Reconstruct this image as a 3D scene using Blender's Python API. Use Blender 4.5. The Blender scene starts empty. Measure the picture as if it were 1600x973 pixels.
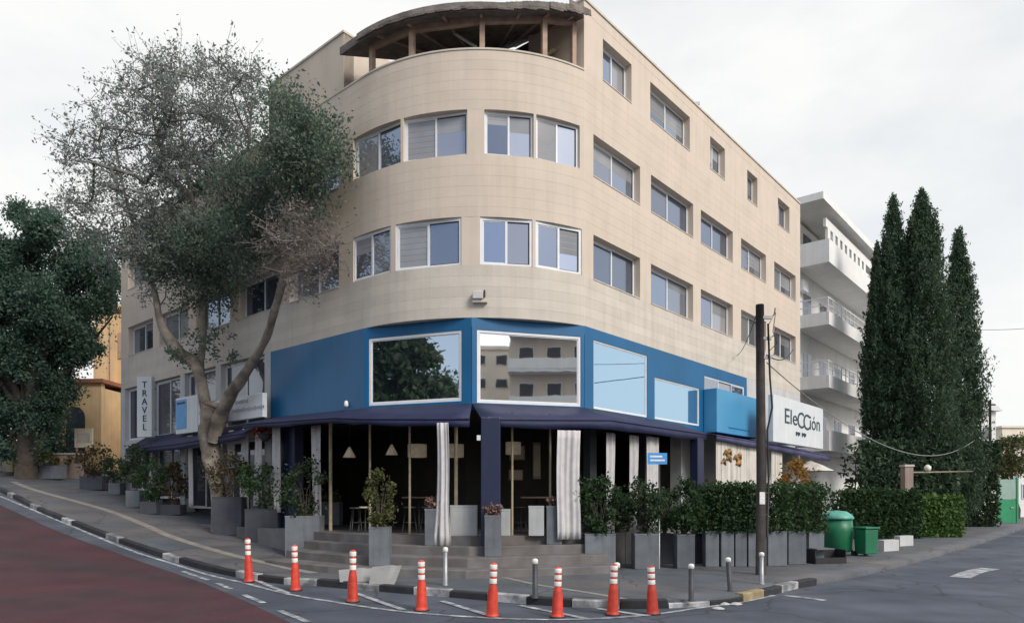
import bpy, math, random
import numpy as np
from mathutils import Vector, Matrix
R = math.radians
rng = np.random.default_rng(7)
random.seed(7)
scn = bpy.context.scene
col = scn.collection

# ------------------------------------------------------------------ camera, sky, sun, exposure
F, HY, EYE = 1076.0, 770.0, 2.3          # focal length in photo pixels, horizon row, eye height
cam_d = bpy.data.cameras.new("camera")
cam = bpy.data.objects.new("camera", cam_d); col.objects.link(cam)
cam.location = (0, 0, EYE); cam.rotation_euler = (R(90), 0, 0)
cam_d.sensor_width = 36; cam_d.lens = 36 * F / 1600
cam_d.shift_y = (HY - 486.5) / 1600
cam_d.clip_start = 0.1; cam_d.clip_end = 3000
scn.camera = cam
scn.view_settings.view_transform = 'Standard'
scn.view_settings.look = 'None'
scn.view_settings.exposure = 0.13
scn.view_settings.gamma = 1.0
scn.view_settings.use_curve_mapping = False

SUN_DIR = Vector((0.55, -0.60, 0.62)).normalized()
sun_el = math.asin(SUN_DIR.z); sun_az = math.atan2(SUN_DIR.x, SUN_DIR.y)
w = bpy.data.worlds.new("World"); scn.world = w; w.use_nodes = True
nt = w.node_tree; nt.nodes.clear()
def wn(t): return nt.nodes.new(t)
sky = wn('ShaderNodeTexSky'); sky.sky_type = 'NISHITA'; sky.sun_disc = False
sky.sun_elevation = sun_el; sky.sun_rotation = sun_az
sky.air_density = 1.0; sky.dust_density = 1.5
b1 = wn('ShaderNodeBackground'); b1.inputs[1].default_value = 0.145
nt.links.new(sky.outputs[0], b1.inputs[0])
b2 = wn('ShaderNodeBackground'); b2.inputs[0].default_value = (0.90, 0.905, 0.892, 1); b2.inputs[1].default_value = 1.0
tc = wn('ShaderNodeTexCoord'); mp = wn('ShaderNodeMapping'); mp.inputs['Scale'].default_value = (1.0, 1.0, 2.2)
mp.inputs['Location'].default_value = (0.35, 0.1, 0.2)
nz = wn('ShaderNodeTexNoise'); nz.inputs['Scale'].default_value = 1.9; nz.inputs['Detail'].default_value = 7; nz.inputs['Roughness'].default_value = 0.55
rp = wn('ShaderNodeValToRGB'); rp.color_ramp.elements[0].position = 0.33; rp.color_ramp.elements[0].color = (0.80, 0.80, 0.80, 1)
rp.color_ramp.elements[1].position = 0.50; rp.color_ramp.elements[1].color = (1, 1, 1, 1)
mx = wn('ShaderNodeMixShader'); out = wn('ShaderNodeOutputWorld')
nt.links.new(tc.outputs['Generated'], mp.inputs[0]); nt.links.new(mp.outputs[0], nz.inputs['Vector'])
nt.links.new(nz.outputs[0], rp.inputs[0]); sx = wn('ShaderNodeSeparateXYZ'); nt.links.new(tc.outputs['Generated'], sx.inputs[0])
gr = wn('ShaderNodeMapRange'); gr.interpolation_type = 'SMOOTHSTEP'; gr.inputs[1].default_value = -0.75; gr.inputs[2].default_value = 0.35; gr.inputs[3].default_value = 0.25; gr.inputs[4].default_value = 1.0
nt.links.new(sx.outputs['Y'], gr.inputs[0])
cm = wn('ShaderNodeMath'); cm.operation = 'MULTIPLY'; nt.links.new(rp.outputs[0], cm.inputs[0]); nt.links.new(gr.outputs[0], cm.inputs[1])
nt.links.new(cm.outputs[0], mx.inputs[0])
nt.links.new(b1.outputs[0], mx.inputs[1]); nt.links.new(b2.outputs[0], mx.inputs[2]); nt.links.new(mx.outputs[0], out.inputs[0])
sd = bpy.data.lights.new("sun", 'SUN'); sd.energy = 2.25; sd.angle = R(20); sd.color = (1.0, 0.95, 0.87)
so = bpy.data.objects.new("sun", sd); col.objects.link(so)
so.rotation_euler = (-SUN_DIR).to_track_quat('-Z', 'Y').to_euler()

# ------------------------------------------------------------------ helpers
def V2(x, y): return Vector((x, y, 0))
def tag(o, label=None, cat=None, group=None, kind=None):
    if label: o['label'] = label
    if cat: o['category'] = cat
    if group: o['group'] = group
    if kind: o['kind'] = kind
    return o
def empty(name, loc=(0, 0, 0), rz=0, **k):
    o = bpy.data.objects.new(name, None); col.objects.link(o)
    o.location = loc; o.rotation_euler = (0, 0, rz); o.empty_display_size = 0.2
    return tag(o, **k)
def link_mesh(name, me, mat=None, parent=None):
    if mat is not None and not me.materials: me.materials.append(mat)
    o = bpy.data.objects.new(name, me); col.objects.link(o)
    if parent is not None: o.parent = parent
    return o
class MB:
    def __init__(s): s.v = []; s.f = []; s.sm = []
    def add(s, vs, fs, smooth=False):
        b = len(s.v); s.v += [tuple(v) for v in vs]
        for f in fs: s.f.append(tuple(b + i for i in f)); s.sm.append(smooth)
        return s
    def box(s, c, d, rz=0.0, taper=1.0):
        cx, cy, cz = c; hx, hy, hz = d[0] / 2, d[1] / 2, d[2] / 2
        ca, sa = math.cos(rz), math.sin(rz); vs = []
        for z in (-1, 1):
            k = taper if z > 0 else 1.0
            for x, y in ((-1, -1), (1, -1), (1, 1), (-1, 1)):
                px, py = x * hx * k, y * hy * k
                vs.append((cx + px * ca - py * sa, cy + px * sa + py * ca, cz + z * hz))
        return s.add(vs, [(3, 2, 1, 0), (4, 5, 6, 7), (0, 1, 5, 4), (1, 2, 6, 5), (2, 3, 7, 6), (3, 0, 4, 7)])
    def obox(s, o, ux, uy, uz):
        o, ux, uy, uz = Vector(o), Vector(ux), Vector(uy), Vector(uz)
        if ux.cross(uy).dot(uz) < 0: o, ux = o + ux, -ux
        vs = [o, o + ux, o + ux + uy, o + uy, o + uz, o + ux + uz, o + ux + uy + uz, o + uy + uz]
        return s.add(vs, [(3, 2, 1, 0), (4, 5, 6, 7), (0, 1, 5, 4), (1, 2, 6, 5), (2, 3, 7, 6), (3, 0, 4, 7)])
    def prism(s, poly, z0, z1):
        n = len(poly)
        a = sum(poly[i][0] * poly[(i + 1) % n][1] - poly[(i + 1) % n][0] * poly[i][1] for i in range(n))
        if a < 0: poly = poly[::-1]
        g = lambda z, p: z(p) if callable(z) else z
        vs = [(p[0], p[1], g(z0, p)) for p in poly] + [(p[0], p[1], g(z1, p)) for p in poly]
        fs = [tuple(range(n))[::-1], tuple(range(n, 2 * n))]
        fs += [(i, (i + 1) % n, (i + 1) % n + n, i + n) for i in range(n)]
        return s.add(vs, fs)
    def tube(s, pts, rad, n=6, cap=True, smooth=True):
        pts = [Vector(p) for p in pts]
        if not hasattr(rad, '__len__'): rad = [rad] * len(pts)
        vs = []
        ref = Vector((0.13, 0.31, 1)).normalized()
        for i, p in enumerate(pts):
            d = (pts[min(i + 1, len(pts) - 1)] - pts[max(i - 1, 0)])
            d = d.normalized() if d.length > 1e-9 else Vector((0, 0, 1))
            if abs(d.dot(ref)) > 0.97: ref = Vector((1, 0.2, 0.1)).normalized()
            a = d.cross(ref).normalized(); b = d.cross(a).normalized()
            for k in range(n):
                t = 2 * math.pi * k / n
                vs.append(p + (a * math.cos(t) + b * math.sin(t)) * rad[i])
        fs = []
        for i in range(len(pts) - 1):
            for k in range(n):
                k2 = (k + 1) % n
                fs.append((i * n + k, i * n + k2, (i + 1) * n + k2, (i + 1) * n + k))
        if cap: fs += [tuple(range(n)), tuple(range((len(pts) - 1) * n, len(pts) * n))[::-1]]
        return s.add(vs, fs, smooth)
    def lathe(s, c, prof, n=12, smooth=True):
        cx, cy, cz = c
        vs = [(cx + r * math.cos(2 * math.pi * k / n), cy + r * math.sin(2 * math.pi * k / n), cz + z) for r, z in prof for k in range(n)]
        fs = []
        for i in range(len(prof) - 1):
            for k in range(n):
                k2 = (k + 1) % n
                fs.append((i * n + k, i * n + k2, (i + 1) * n + k2, (i + 1) * n + k))
        m = len(prof) - 1
        fs += [tuple(range(n))[::-1], tuple(range(m * n, m * n + n))]
        return s.add(vs, fs, smooth)
    def mesh(s, name):
        me = bpy.data.meshes.new(name); me.from_pydata(s.v, [], s.f)
        me.polygons.foreach_set('use_smooth', s.sm); me.update(); return me
    def build(s, name, mat, parent=None, **k):
        o = link_mesh(name, s.mesh(name), mat, parent)
        return tag(o, **k)
def bevel(o, wd=0.02, seg=2):
    m = o.modifiers.new('bevel', 'BEVEL'); m.width = wd; m.segments = seg; m.limit_method = 'ANGLE'; return o
def children(o): return list(o.children)
def copy_tree(o, parent=None):
    kids = children(o)
    c = o.copy(); col.objects.link(c); c.parent = parent
    for ch in kids: copy_tree(ch, c)
    return c

# ------------------------------------------------------------------ materials
def mat(name, c, rough=0.8, var=0.12, scale=2.5, bump=0.0, bscale=30, metal=0.0, spec=0.5, rnd=0.0, c2=None, c2s=0.6, emit=None, streak=0.0):
    m = bpy.data.materials.new(name); m.use_nodes = True
    n = m.node_tree.nodes; l = m.node_tree.links; p = n['Principled BSDF']
    p.inputs['Roughness'].default_value = rough; p.inputs['Metallic'].default_value = metal
    p.inputs['Specular IOR Level'].default_value = spec
    tcn = n.new('ShaderNodeTexCoord')
    no = n.new('ShaderNodeTexNoise'); no.inputs['Scale'].default_value = scale; no.inputs['Detail'].default_value = 6
    l.new(tcn.outputs['Object'], no.inputs['Vector'])
    mr = n.new('ShaderNodeMapRange'); mr.inputs[1].default_value = 0.3; mr.inputs[2].default_value = 0.7
    mr.inputs[3].default_value = 1 - var; mr.inputs[4].default_value = 1 + var
    l.new(no.outputs[0], mr.inputs[0])
    val = mr.outputs[0]
    if rnd:
        oi = n.new('ShaderNodeObjectInfo'); m2 = n.new('ShaderNodeMapRange')
        m2.inputs[3].default_value = 1 - rnd; m2.inputs[4].default_value = 1 + rnd
        l.new(oi.outputs['Random'], m2.inputs[0])
        mm = n.new('ShaderNodeMath'); mm.operation = 'MULTIPLY'; l.new(val, mm.inputs[0]); l.new(m2.outputs[0], mm.inputs[1]); val = mm.outputs[0]
    if streak:
        mpn = n.new('ShaderNodeMapping'); mpn.inputs['Scale'].default_value = (2.3, 2.3, 0.12)
        l.new(tcn.outputs['Object'], mpn.inputs[0])
        n3 = n.new('ShaderNodeTexNoise'); n3.inputs['Scale'].default_value = 2; n3.inputs['Detail'].default_value = 5
        l.new(mpn.outputs[0], n3.inputs['Vector'])
        m3 = n.new('ShaderNodeMapRange'); m3.inputs[1].default_value = 0.45; m3.inputs[2].default_value = 0.75; m3.inputs[3].default_value = 1; m3.inputs[4].default_value = 1 - streak
        l.new(n3.outputs[0], m3.inputs[0])
        mm = n.new('ShaderNodeMath'); mm.operation = 'MULTIPLY'; l.new(val, mm.inputs[0]); l.new(m3.outputs[0], mm.inputs[1]); val = mm.outputs[0]
    base = n.new('ShaderNodeRGB'); base.outputs[0].default_value = (*c, 1); bc = base.outputs[0]
    if c2:
        n4 = n.new('ShaderNodeTexNoise'); n4.inputs['Scale'].default_value = c2s; n4.inputs['Detail'].default_value = 5
        l.new(tcn.outputs['Object'], n4.inputs['Vector'])
        r4 = n.new('ShaderNodeMapRange'); r4.inputs[1].default_value = 0.42; r4.inputs[2].default_value = 0.6; l.new(n4.outputs[0], r4.inputs[0])
        mc = n.new('ShaderNodeMix'); mc.data_type = 'RGBA'; l.new(r4.outputs[0], mc.inputs['Factor'])
        l.new(bc, mc.inputs['A']); mc.inputs['B'].default_value = (*c2, 1); bc = mc.outputs['Result']
    vm = n.new('ShaderNodeVectorMath'); vm.operation = 'SCALE'
    l.new(bc, vm.inputs[0]); l.new(val, vm.inputs['Scale']); l.new(vm.outputs[0], p.inputs['Base Color'])
    if bump:
        nb = n.new('ShaderNodeTexNoise'); nb.inputs['Scale'].default_value = bscale; nb.inputs['Detail'].default_value = 4
        l.new(tcn.outputs['Object'], nb.inputs['Vector'])
        bp = n.new('ShaderNodeBump'); bp.inputs['Strength'].default_value = bump; bp.inputs['Distance'].default_value = 0.03
        l.new(nb.outputs[0], bp.inputs['Height']); l.new(bp.outputs[0], p.inputs['Normal'])
    if emit:
        p.inputs['Emission Color'].default_value = (*c, 1); p.inputs['Emission Strength'].default_value = emit
    return m
def leafmat(name, c, c2, rough=0.6):
    m = bpy.data.materials.new(name); m.use_nodes = True
    n = m.node_tree.nodes; l = m.node_tree.links; p = n['Principled BSDF']
    p.inputs['Roughness'].default_value = rough; p.inputs['Specular IOR Level'].default_value = 0.3
    g = n.new('ShaderNodeNewGeometry'); mc = n.new('ShaderNodeMix'); mc.data_type = 'RGBA'
    mc.inputs['A'].default_value = (*c, 1); mc.inputs['B'].default_value = (*c2, 1)
    l.new(g.outputs['Random Per Island'], mc.inputs['Factor']); l.new(mc.outputs['Result'], p.inputs['Base Color'])
    tr = n.new('ShaderNodeBsdfTranslucent'); l.new(mc.outputs['Result'], tr.inputs[0])
    ms = n.new('ShaderNodeMixShader'); ms.inputs[0].default_value = 0.4
    l.new(p.outputs[0], ms.inputs[1]); l.new(tr.outputs[0], ms.inputs[2]); l.new(ms.outputs[0], n['Material Output'].inputs[0])
    return m
def glassmat(name, dark, light, tint, fac, rnd=True, wav=0.004):
    m = bpy.data.materials.new(name); m.use_nodes = True
    n = m.node_tree.nodes; l = m.node_tree.links; p = n['Principled BSDF']
    p.inputs['Roughness'].default_value = 0.25
    oi = n.new('ShaderNodeObjectInfo'); mc = n.new('ShaderNodeMix'); mc.data_type = 'RGBA'
    mc.inputs['A'].default_value = (*dark, 1); mc.inputs['B'].default_value = (*light, 1)
    if rnd:
        pw = n.new('ShaderNodeMath'); pw.operation = 'POWER'; pw.inputs[1].default_value = 1.6; l.new(oi.outputs['Random'], pw.inputs[0]); l.new(pw.outputs[0], mc.inputs['Factor'])
    else: mc.inputs['Factor'].default_value = 0.5
    tcn = n.new('ShaderNodeTexCoord'); no = n.new('ShaderNodeTexNoise'); no.inputs['Scale'].default_value = 1.3
    l.new(tcn.outputs['Object'], no.inputs['Vector'])
    bp = n.new('ShaderNodeBump'); bp.inputs['Strength'].default_value = wav; bp.inputs['Distance'].default_value = 1.0
    l.new(no.outputs[0], bp.inputs['Height'])
    l.new(mc.outputs['Result'], p.inputs['Base Color'])
    gl = n.new('ShaderNodeBsdfGlossy'); gl.inputs[0].default_value = (*tint, 1); gl.inputs['Roughness'].default_value = 0.02
    l.new(bp.outputs[0], gl.inputs['Normal'])
    lw = n.new('ShaderNodeLayerWeight'); lw.inputs[0].default_value = 0.35
    ma = n.new('ShaderNodeMapRange'); ma.inputs[3].default_value = fac; ma.inputs[4].default_value = min(1, fac + 0.4)
    l.new(lw.outputs['Fresnel'], ma.inputs[0])
    if rnd:
        h1 = n.new('ShaderNodeMath'); h1.operation = 'MULTIPLY'; h1.inputs[1].default_value = 7.31; l.new(oi.outputs['Random'], h1.inputs[0])
        h2 = n.new('ShaderNodeMath'); h2.operation = 'FRACT'; l.new(h1.outputs[0], h2.inputs[0])
        h3 = n.new('ShaderNodeMapRange'); h3.inputs[3].default_value = 0.55; h3.inputs[4].default_value = 1.5; l.new(h2.outputs[0], h3.inputs[0])
        h4 = n.new('ShaderNodeMath'); h4.operation = 'MULTIPLY'; l.new(ma.outputs[0], h4.inputs[0]); l.new(h3.outputs[0], h4.inputs[1]); ma = h4
    ms = n.new('ShaderNodeMixShader'); l.new(ma.outputs[0], ms.inputs[0]); l.new(p.outputs[0], ms.inputs[1]); l.new(gl.outputs[0], ms.inputs[2])
    l.new(ms.outputs[0], n['Material Output'].inputs[0])
    return m
M = dict(
    stone=mat('limestone', (0.62, 0.525, 0.435), 0.85, 0.05, 1.2, 0.15, 25, rnd=0.015, streak=0.08),
    stone_pale=mat('pale_limestone', (0.58, 0.525, 0.455), 0.85, 0.08, 1.2, 0.15, 25, rnd=0.05, streak=0.10),
    render_white=mat('white_render', (0.52, 0.52, 0.52), 0.85, 0.08, 1.5, 0.1, 20, streak=0.15),
    white_bld=mat('white_paint_wall', (0.80, 0.79, 0.77), 0.85, 0.05, 1.0, streak=0.08),
    orange=mat('ochre_render', (0.70, 0.49, 0.28), 0.9, 0.12, 0.8, streak=0.15),
    frame=mat('white_aluminium', (0.72, 0.73, 0.75), 0.4, 0.04, 3),
    blind=mat('grey_roller_blind', (0.26, 0.265, 0.28), 0.18, 0.08, 2, rnd=0.35),
    seal=mat('dark_gasket', (0.03, 0.03, 0.035), 0.6, 0.1),
    blue=mat('blue_panel_paint', (0.008, 0.112, 0.262), 0.42, 0.10, 0.7, spec=0.4, streak=0.1),
    bluesign=mat('light_blue_panel', (0.06, 0.28, 0.50), 0.35, 0.06, 1.0),
    navy=mat('navy_awning_fabric', (0.015, 0.020, 0.066), 0.7, 0.2, 2.0, 0.2, 12, streak=0.2),
    navy_grey=mat('faded_navy_fabric', (0.07, 0.07, 0.16), 0.75, 0.25, 1.5, 0.2, 10, streak=0.3),
    navy_paint=mat('navy_post_paint', (0.015, 0.020, 0.06), 0.45, 0.15, 3),
    curtain=mat('white_curtain_fabric', (0.56, 0.54, 0.54), 0.9, 0.1, 4, 0.2, 20, streak=0.2),
    vinyl=mat('stained_white_vinyl', (0.62, 0.58, 0.52), 0.6, 0.12, 2, streak=0.45),
    print=mat('orange_print', (0.45, 0.20, 0.05), 0.7, 0.5, 5, c2=(0.10, 0.09, 0.04), c2s=4),
    wood=mat('pergola_timber', (0.40, 0.28, 0.21), 0.75, 0.2, 4, 0.2, 30),
    thatch=mat('weathered_roof_felt', (0.17, 0.145, 0.13), 0.95, 0.35, 3, 0.8, 14),
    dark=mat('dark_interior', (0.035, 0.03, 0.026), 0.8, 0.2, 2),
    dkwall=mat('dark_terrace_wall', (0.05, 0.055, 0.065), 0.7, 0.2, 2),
    deck=mat('terrace_tiles', (0.17, 0.165, 0.165), 0.75, 0.18, 2.5, 0.15, 20, c2=(0.13, 0.115, 0.11)),
    planter=mat('grey_fibre_cement', (0.155, 0.17, 0.19), 0.8, 0.15, 3, 0.15, 18, rnd=0.15, streak=0.25),
    planter_dark=mat('dark_grey_cement', (0.06, 0.065, 0.08), 0.8, 0.15, 3, 0.15, 18, rnd=0.15, streak=0.2),
    planter_white=mat('white_planter', (0.42, 0.43, 0.43), 0.7, 0.08, 3, streak=0.15),
    soil=mat('soil', (0.05, 0.035, 0.025), 0.95, 0.3, 10, 0.5),
    red=mat('red_plastic_post', (0.66, 0.055, 0.028), 0.55, 0.22, 9, rnd=0.2, streak=0.35),
    refl=mat('white_reflective_band', (0.80, 0.78, 0.73), 0.45, 0.14, 9),
    blackp=mat('black_rubber', (0.02, 0.02, 0.022), 0.6, 0.2, 6),
    iron=mat('grey_bollard_iron', (0.045, 0.05, 0.055), 0.5, 0.2, 6),
    tar=mat('tarred_pole_timber', (0.055, 0.045, 0.042), 0.85, 0.35, 3, 0.5, 14, streak=0.4),
    steel=mat('galvanised_steel', (0.32, 0.33, 0.34), 0.45, 0.15, 5, metal=0.6),
    cable=mat('pale_cable', (0.30, 0.30, 0.29), 0.6, 0.1),
    cable_dark=mat('black_cable', (0.02, 0.02, 0.02), 0.6, 0.1),
    bark=mat('grey_tan_bark', (0.27, 0.23, 0.19), 0.9, 0.3, 3, 0.9, 12, c2=(0.14, 0.12, 0.10), c2s=1.8),
    twig=mat('grey_twig_bark', (0.17, 0.16, 0.15), 0.9, 0.25, 4),
    bark_dark=mat('dark_bark', (0.07, 0.055, 0.045), 0.9, 0.3, 4, 0.6, 15),
    bin=mat('green_plastic_bin', (0.012, 0.16, 0.075), 0.45, 0.15, 2, streak=0.2),
    bin_lid=mat('worn_bin_lid', (0.10, 0.34, 0.27), 0.5, 0.35, 4),
    gate=mat('green_painted_gate', (0.02, 0.28, 0.12), 0.5, 0.12, 2, streak=0.2),
    gate_mesh=mat('pale_green_gate', (0.30, 0.42, 0.36), 0.6, 0.12, 2),
    card=mat('grey_card_sheet', (0.27, 0.265, 0.26), 0.85, 0.1, 3),
    sign_white=mat('white_sign_face', (0.66, 0.69, 0.71), 0.45, 0.05, 1.5, streak=0.08),
    letter=mat('sign_letter_grey', (0.03, 0.06, 0.075), 0.6, 0.05),
    letter_black=mat('sign_letter_black', (0.02, 0.02, 0.025), 0.6, 0.05),
    street_blue=mat('street_sign_blue', (0.06, 0.30, 0.70), 0.4, 0.05),
    lamp=mat('cream_lamp_shade', (0.50, 0.43, 0.33), 0.8, 0.1, 6),
    stool=mat('black_stool_steel', (0.025, 0.024, 0.024), 0.45, 0.1),
    table=mat('dark_table_wood', (0.09, 0.055, 0.035), 0.5, 0.2, 5),
    bamboo=mat('pale_pole_timber', (0.30, 0.25, 0.17), 0.7, 0.2, 6),
    far=mat('far_beige_render', (0.80, 0.71, 0.58), 0.9, 0.1, 0.5),
    pink=mat('pinkish_garden_wall', (0.33, 0.25, 0.22), 0.9, 0.15, 1, streak=0.2),
    tile_red=mat('clay_roof_tiles', (0.30, 0.12, 0.07), 0.85, 0.25, 6, 0.4, 12),
    agave=mat('dry_agave', (0.25, 0.24, 0.16), 0.8, 0.25, 3),
    flowers=mat('dried_flower_heads', (0.20, 0.12, 0.10), 0.9, 0.4, 15),
)
G = dict(
    win=glassmat('window_glass', (0.02, 0.028, 0.05), (0.34, 0.32, 0.31), (0.50, 0.62, 0.84), 0.30),
    mirror=glassmat('mirror_glass', (0.02, 0.03, 0.045), (0.02, 0.03, 0.045), (0.86, 0.90, 0.95), 0.80, False, 0.0012),
    skyblue=glassmat('sky_tinted_glass', (0.10, 0.22, 0.33), (0.10, 0.22, 0.33), (0.58, 0.80, 1.0), 0.62, False, 0.0012),  # blue of the reflected sky put into the glass colour and tint
    shop=glassmat('shop_glass', (0.02, 0.022, 0.04), (0.07, 0.06, 0.11), (0.5, 0.55, 0.62), 0.15),
)
L = dict(
    olive=leafmat('olive_leaves', (0.16, 0.20, 0.19), (0.30, 0.34, 0.31)),
    ficus=leafmat('dark_leaves', (0.025, 0.050, 0.030), (0.07, 0.105, 0.045)),
    green=leafmat('tree_green_leaves', (0.085, 0.13, 0.10), (0.17, 0.225, 0.16)),
    brown=leafmat('dry_brown_leaves', (0.17, 0.135, 0.12), (0.30, 0.24, 0.21)),
    bigtree=leafmat('blue_green_leaves', (0.045, 0.092, 0.075), (0.11, 0.18, 0.12)),
    cypress=leafmat('cypress_leaves', (0.032, 0.065, 0.042), (0.10, 0.155, 0.085)),
    hedge=leafmat('hedge_leaves', (0.022, 0.055, 0.022), (0.06, 0.11, 0.04)),
    bright=leafmat('bright_shrub_leaves', (0.05, 0.12, 0.025), (0.12, 0.20, 0.05)),
    olivey=leafmat('yellow_green_leaves', (0.07, 0.085, 0.03), (0.15, 0.15, 0.06)),
    reddish=leafmat('reddish_leaves', (0.10, 0.05, 0.03), (0.08, 0.09, 0.035)),
    autumn=leafmat('orange_leaves', (0.35, 0.15, 0.03), (0.22, 0.16, 0.04)),
)

# ------------------------------------------------------------------ plan geometry
dl = V2(-0.758, 0.652).normalized(); nl = V2(-dl.y, dl.x); nl = nl if nl.y < 0 else -nl
dr = V2(-dl.y, dl.x); dr = dr if dr.x > 0 else -dr
nr = -dl                                       # outward normal of the right wing
AC = V2(-0.98, 25.57); AR = 5.55
A0 = AC + nl * AR
VC = V2(2.2, AC.y - math.sqrt(AR ** 2 - (2.2 - AC.x) ** 2))
LL, RL = 19.4, 19.7
def onL(a, off=0): return A0 + dl * a + nl * off
def onR(a, off=0): return VC + dr * a + nr * off
TL, TR = 1.533, 1.32                           # metres per t unit
an0 = math.atan2(nl.y, nl.x); an1 = math.atan2(VC.y - AC.y, VC.x - AC.x)
def onA(k, off=0):
    if k < 0: return onL(-k * 7.33, off)
    a = an0 + (an1 - an0) * k
    return AC + V2(math.cos(a), math.sin(a)) * (AR + off)
def kA(px):                                    # arc parameter met by the line of sight through column px
    q = (px - 800) / F
    if px < 568: a = (q * A0.y - A0.x) / (dl.x - q * dl.y); return -a / 7.33
    best = min(range(1001), key=lambda i: abs(onA(i / 1000).x - q * onA(i / 1000).y))
    return best / 1000
def S(x, y): return -0.758 * x + 0.652 * y
def zg(x, y):
    s = min(S(x, y), 75.0); u = (s - 18.5) / 1.5
    return 0.12 * 1.5 * (u if u > 30 else math.log1p(math.exp(u)))
def hit(px, py, off=0.0):                      # where the line of sight through a photo pixel meets the ground raised by off
    q = (px - 800) / F; m = (HY - py) / F
    g = lambda Y: EYE + m * Y - zg(q * Y, Y) - off
    a, b = 3.0, 3.0
    while b < 120 and g(b) > 0: a = b; b += 0.25
    for _ in range(40):
        c = (a + b) / 2
        if g(c) > 0: a = c
        else: b = c
    return Vector((q * b, b, zg(q * b, b) + off))
def pz(py, Y): return EYE + (HY - py) / F * Y
def px2x(px, Y): return (px - 800) / F * Y

def wallY(px):
    q = (px - 800) / F; a = (q * A0.y - A0.x) / (dl.x - q * dl.y); return onL(max(a, -3)).y

def offset_path(pts, d):
    """moves a left-to-right polyline outwards (towards the camera side) by d"""
    o = []
    for i, p in enumerate(pts):
        ns = []
        for a, b in ((i - 1, i), (i, i + 1)):
            if a >= 0 and b < len(pts):
                t = (pts[b] - pts[a]).normalized(); ns.append(V2(t.y, -t.x))
        n = sum(ns, V2(0, 0)).normalized()
        o.append(p + n * (d / max(0.3, n.dot(ns[0]))))
    return o

# ------------------------------------------------------------------ ground, road, pavement
def sr_sheet(name, s_nodes, r_nodes, off, m, **k):
    vs, fs = [], []
    for s in s_nodes:
        for r in r_nodes:
            p = dl * s + dr * r
            vs.append((p.x, p.y, zg(p.x, p.y) + off))
    n = len(r_nodes)
    for i in range(len(s_nodes) - 1):
        for j in range(n - 1):
            fs.append((i * n + j, i * n + j + 1, (i + 1) * n + j + 1, (i + 1) * n + j))
    mb = MB(); mb.add(vs, fs, True)
    o = mb.build(name, m, None, **k)
    me = o.data
    if me.polygons[0].normal.z < 0: me.flip_normals()
    return o
def road_material(name, c, c2, crack=True, dust=(0.11, 0.11, 0.115)):
    m = mat(name, c, 0.85, 0.22, 0.9, 0.35, 60, c2=c2, c2s=0.35)
    n = m.node_tree.nodes; l = m.node_tree.links; p = n['Principled BSDF']
    src = p.inputs['Base Color'].links[0].from_socket
    tcn = n.new('ShaderNodeTexCoord')
    fine = n.new('ShaderNodeTexNoise'); fine.inputs['Scale'].default_value = 45; fine.inputs['Detail'].default_value = 3
    l.new(tcn.outputs['Object'], fine.inputs['Vector'])
    fr = n.new('ShaderNodeMapRange'); fr.inputs[1].default_value = 0.3; fr.inputs[2].default_value = 0.7; fr.inputs[3].default_value = 0.72; fr.inputs[4].default_value = 1.35
    l.new(fine.outputs[0], fr.inputs[0])
    vm = n.new('ShaderNodeVectorMath'); vm.operation = 'SCALE'; l.new(src, vm.inputs[0]); l.new(fr.outputs[0], vm.inputs['Scale'])
    last = vm.outputs[0]
    if crack:
        no = n.new('ShaderNodeTexNoise'); no.inputs['Scale'].default_value = 0.8; l.new(tcn.outputs['Object'], no.inputs['Vector'])
        ad = n.new('ShaderNodeVectorMath'); ad.operation = 'ADD'; l.new(tcn.outputs['Object'], ad.inputs[0]); l.new(no.outputs['Color'], ad.inputs[1])
        vo = n.new('ShaderNodeTexVoronoi'); vo.feature = 'DISTANCE_TO_EDGE'; vo.inputs['Scale'].default_value = 0.33; l.new(ad.outputs[0], vo.inputs['Vector'])
        cr = n.new('ShaderNodeMapRange'); cr.inputs[1].default_value = 0.002; cr.inputs[2].default_value = 0.014; cr.inputs[3].default_value = 0.55; cr.inputs[4].default_value = 1
        l.new(vo.outputs['Distance'], cr.inputs[0])
        v2 = n.new('ShaderNodeVectorMath'); v2.operation = 'SCALE'; l.new(last, v2.inputs[0]); l.new(cr.outputs[0], v2.inputs['Scale']); last = v2.outputs[0]
    l.new(last, p.inputs['Base Color'])
    return m
asphalt = road_material('asphalt', (0.054, 0.066, 0.090), (0.085, 0.098, 0.126))
asphalt_red = road_material('red_asphalt', (0.066, 0.022, 0.030), (0.046, 0.025, 0.032), False)
paving = road_material('paving_concrete', (0.085, 0.098, 0.114), (0.112, 0.106, 0.110), True)
band_m = mat('cream_paving_strip', (0.26, 0.235, 0.21), 0.85, 0.25, 2.5, 0.2, 20)
paint = mat('worn_white_road_paint', (0.42, 0.44, 0.46), 0.8, 0.35, 4, 0.2, 30, c2=(0.20, 0.21, 0.23), c2s=3.5)
earth = mat('dry_earth', (0.14, 0.12, 0.095), 0.95, 0.3, 0.3, 0.3, 5)
s_nodes = [-600, -200, -70] + list(np.arange(-60, 10, 5)) + list(np.arange(10, 80, 0.5)) + [80, 120, 700]
sr_sheet('ground', s_nodes, [-600, -100, -40, -20, 0, 20, 40, 70, 100, 200, 700], -0.02, earth, kind='structure')
sr_sheet('road', [s for s in s_nodes if -70 <= s <= 80], list(np.arange(-60, 121, 4.0)), 0.0, asphalt, kind='structure')

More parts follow.
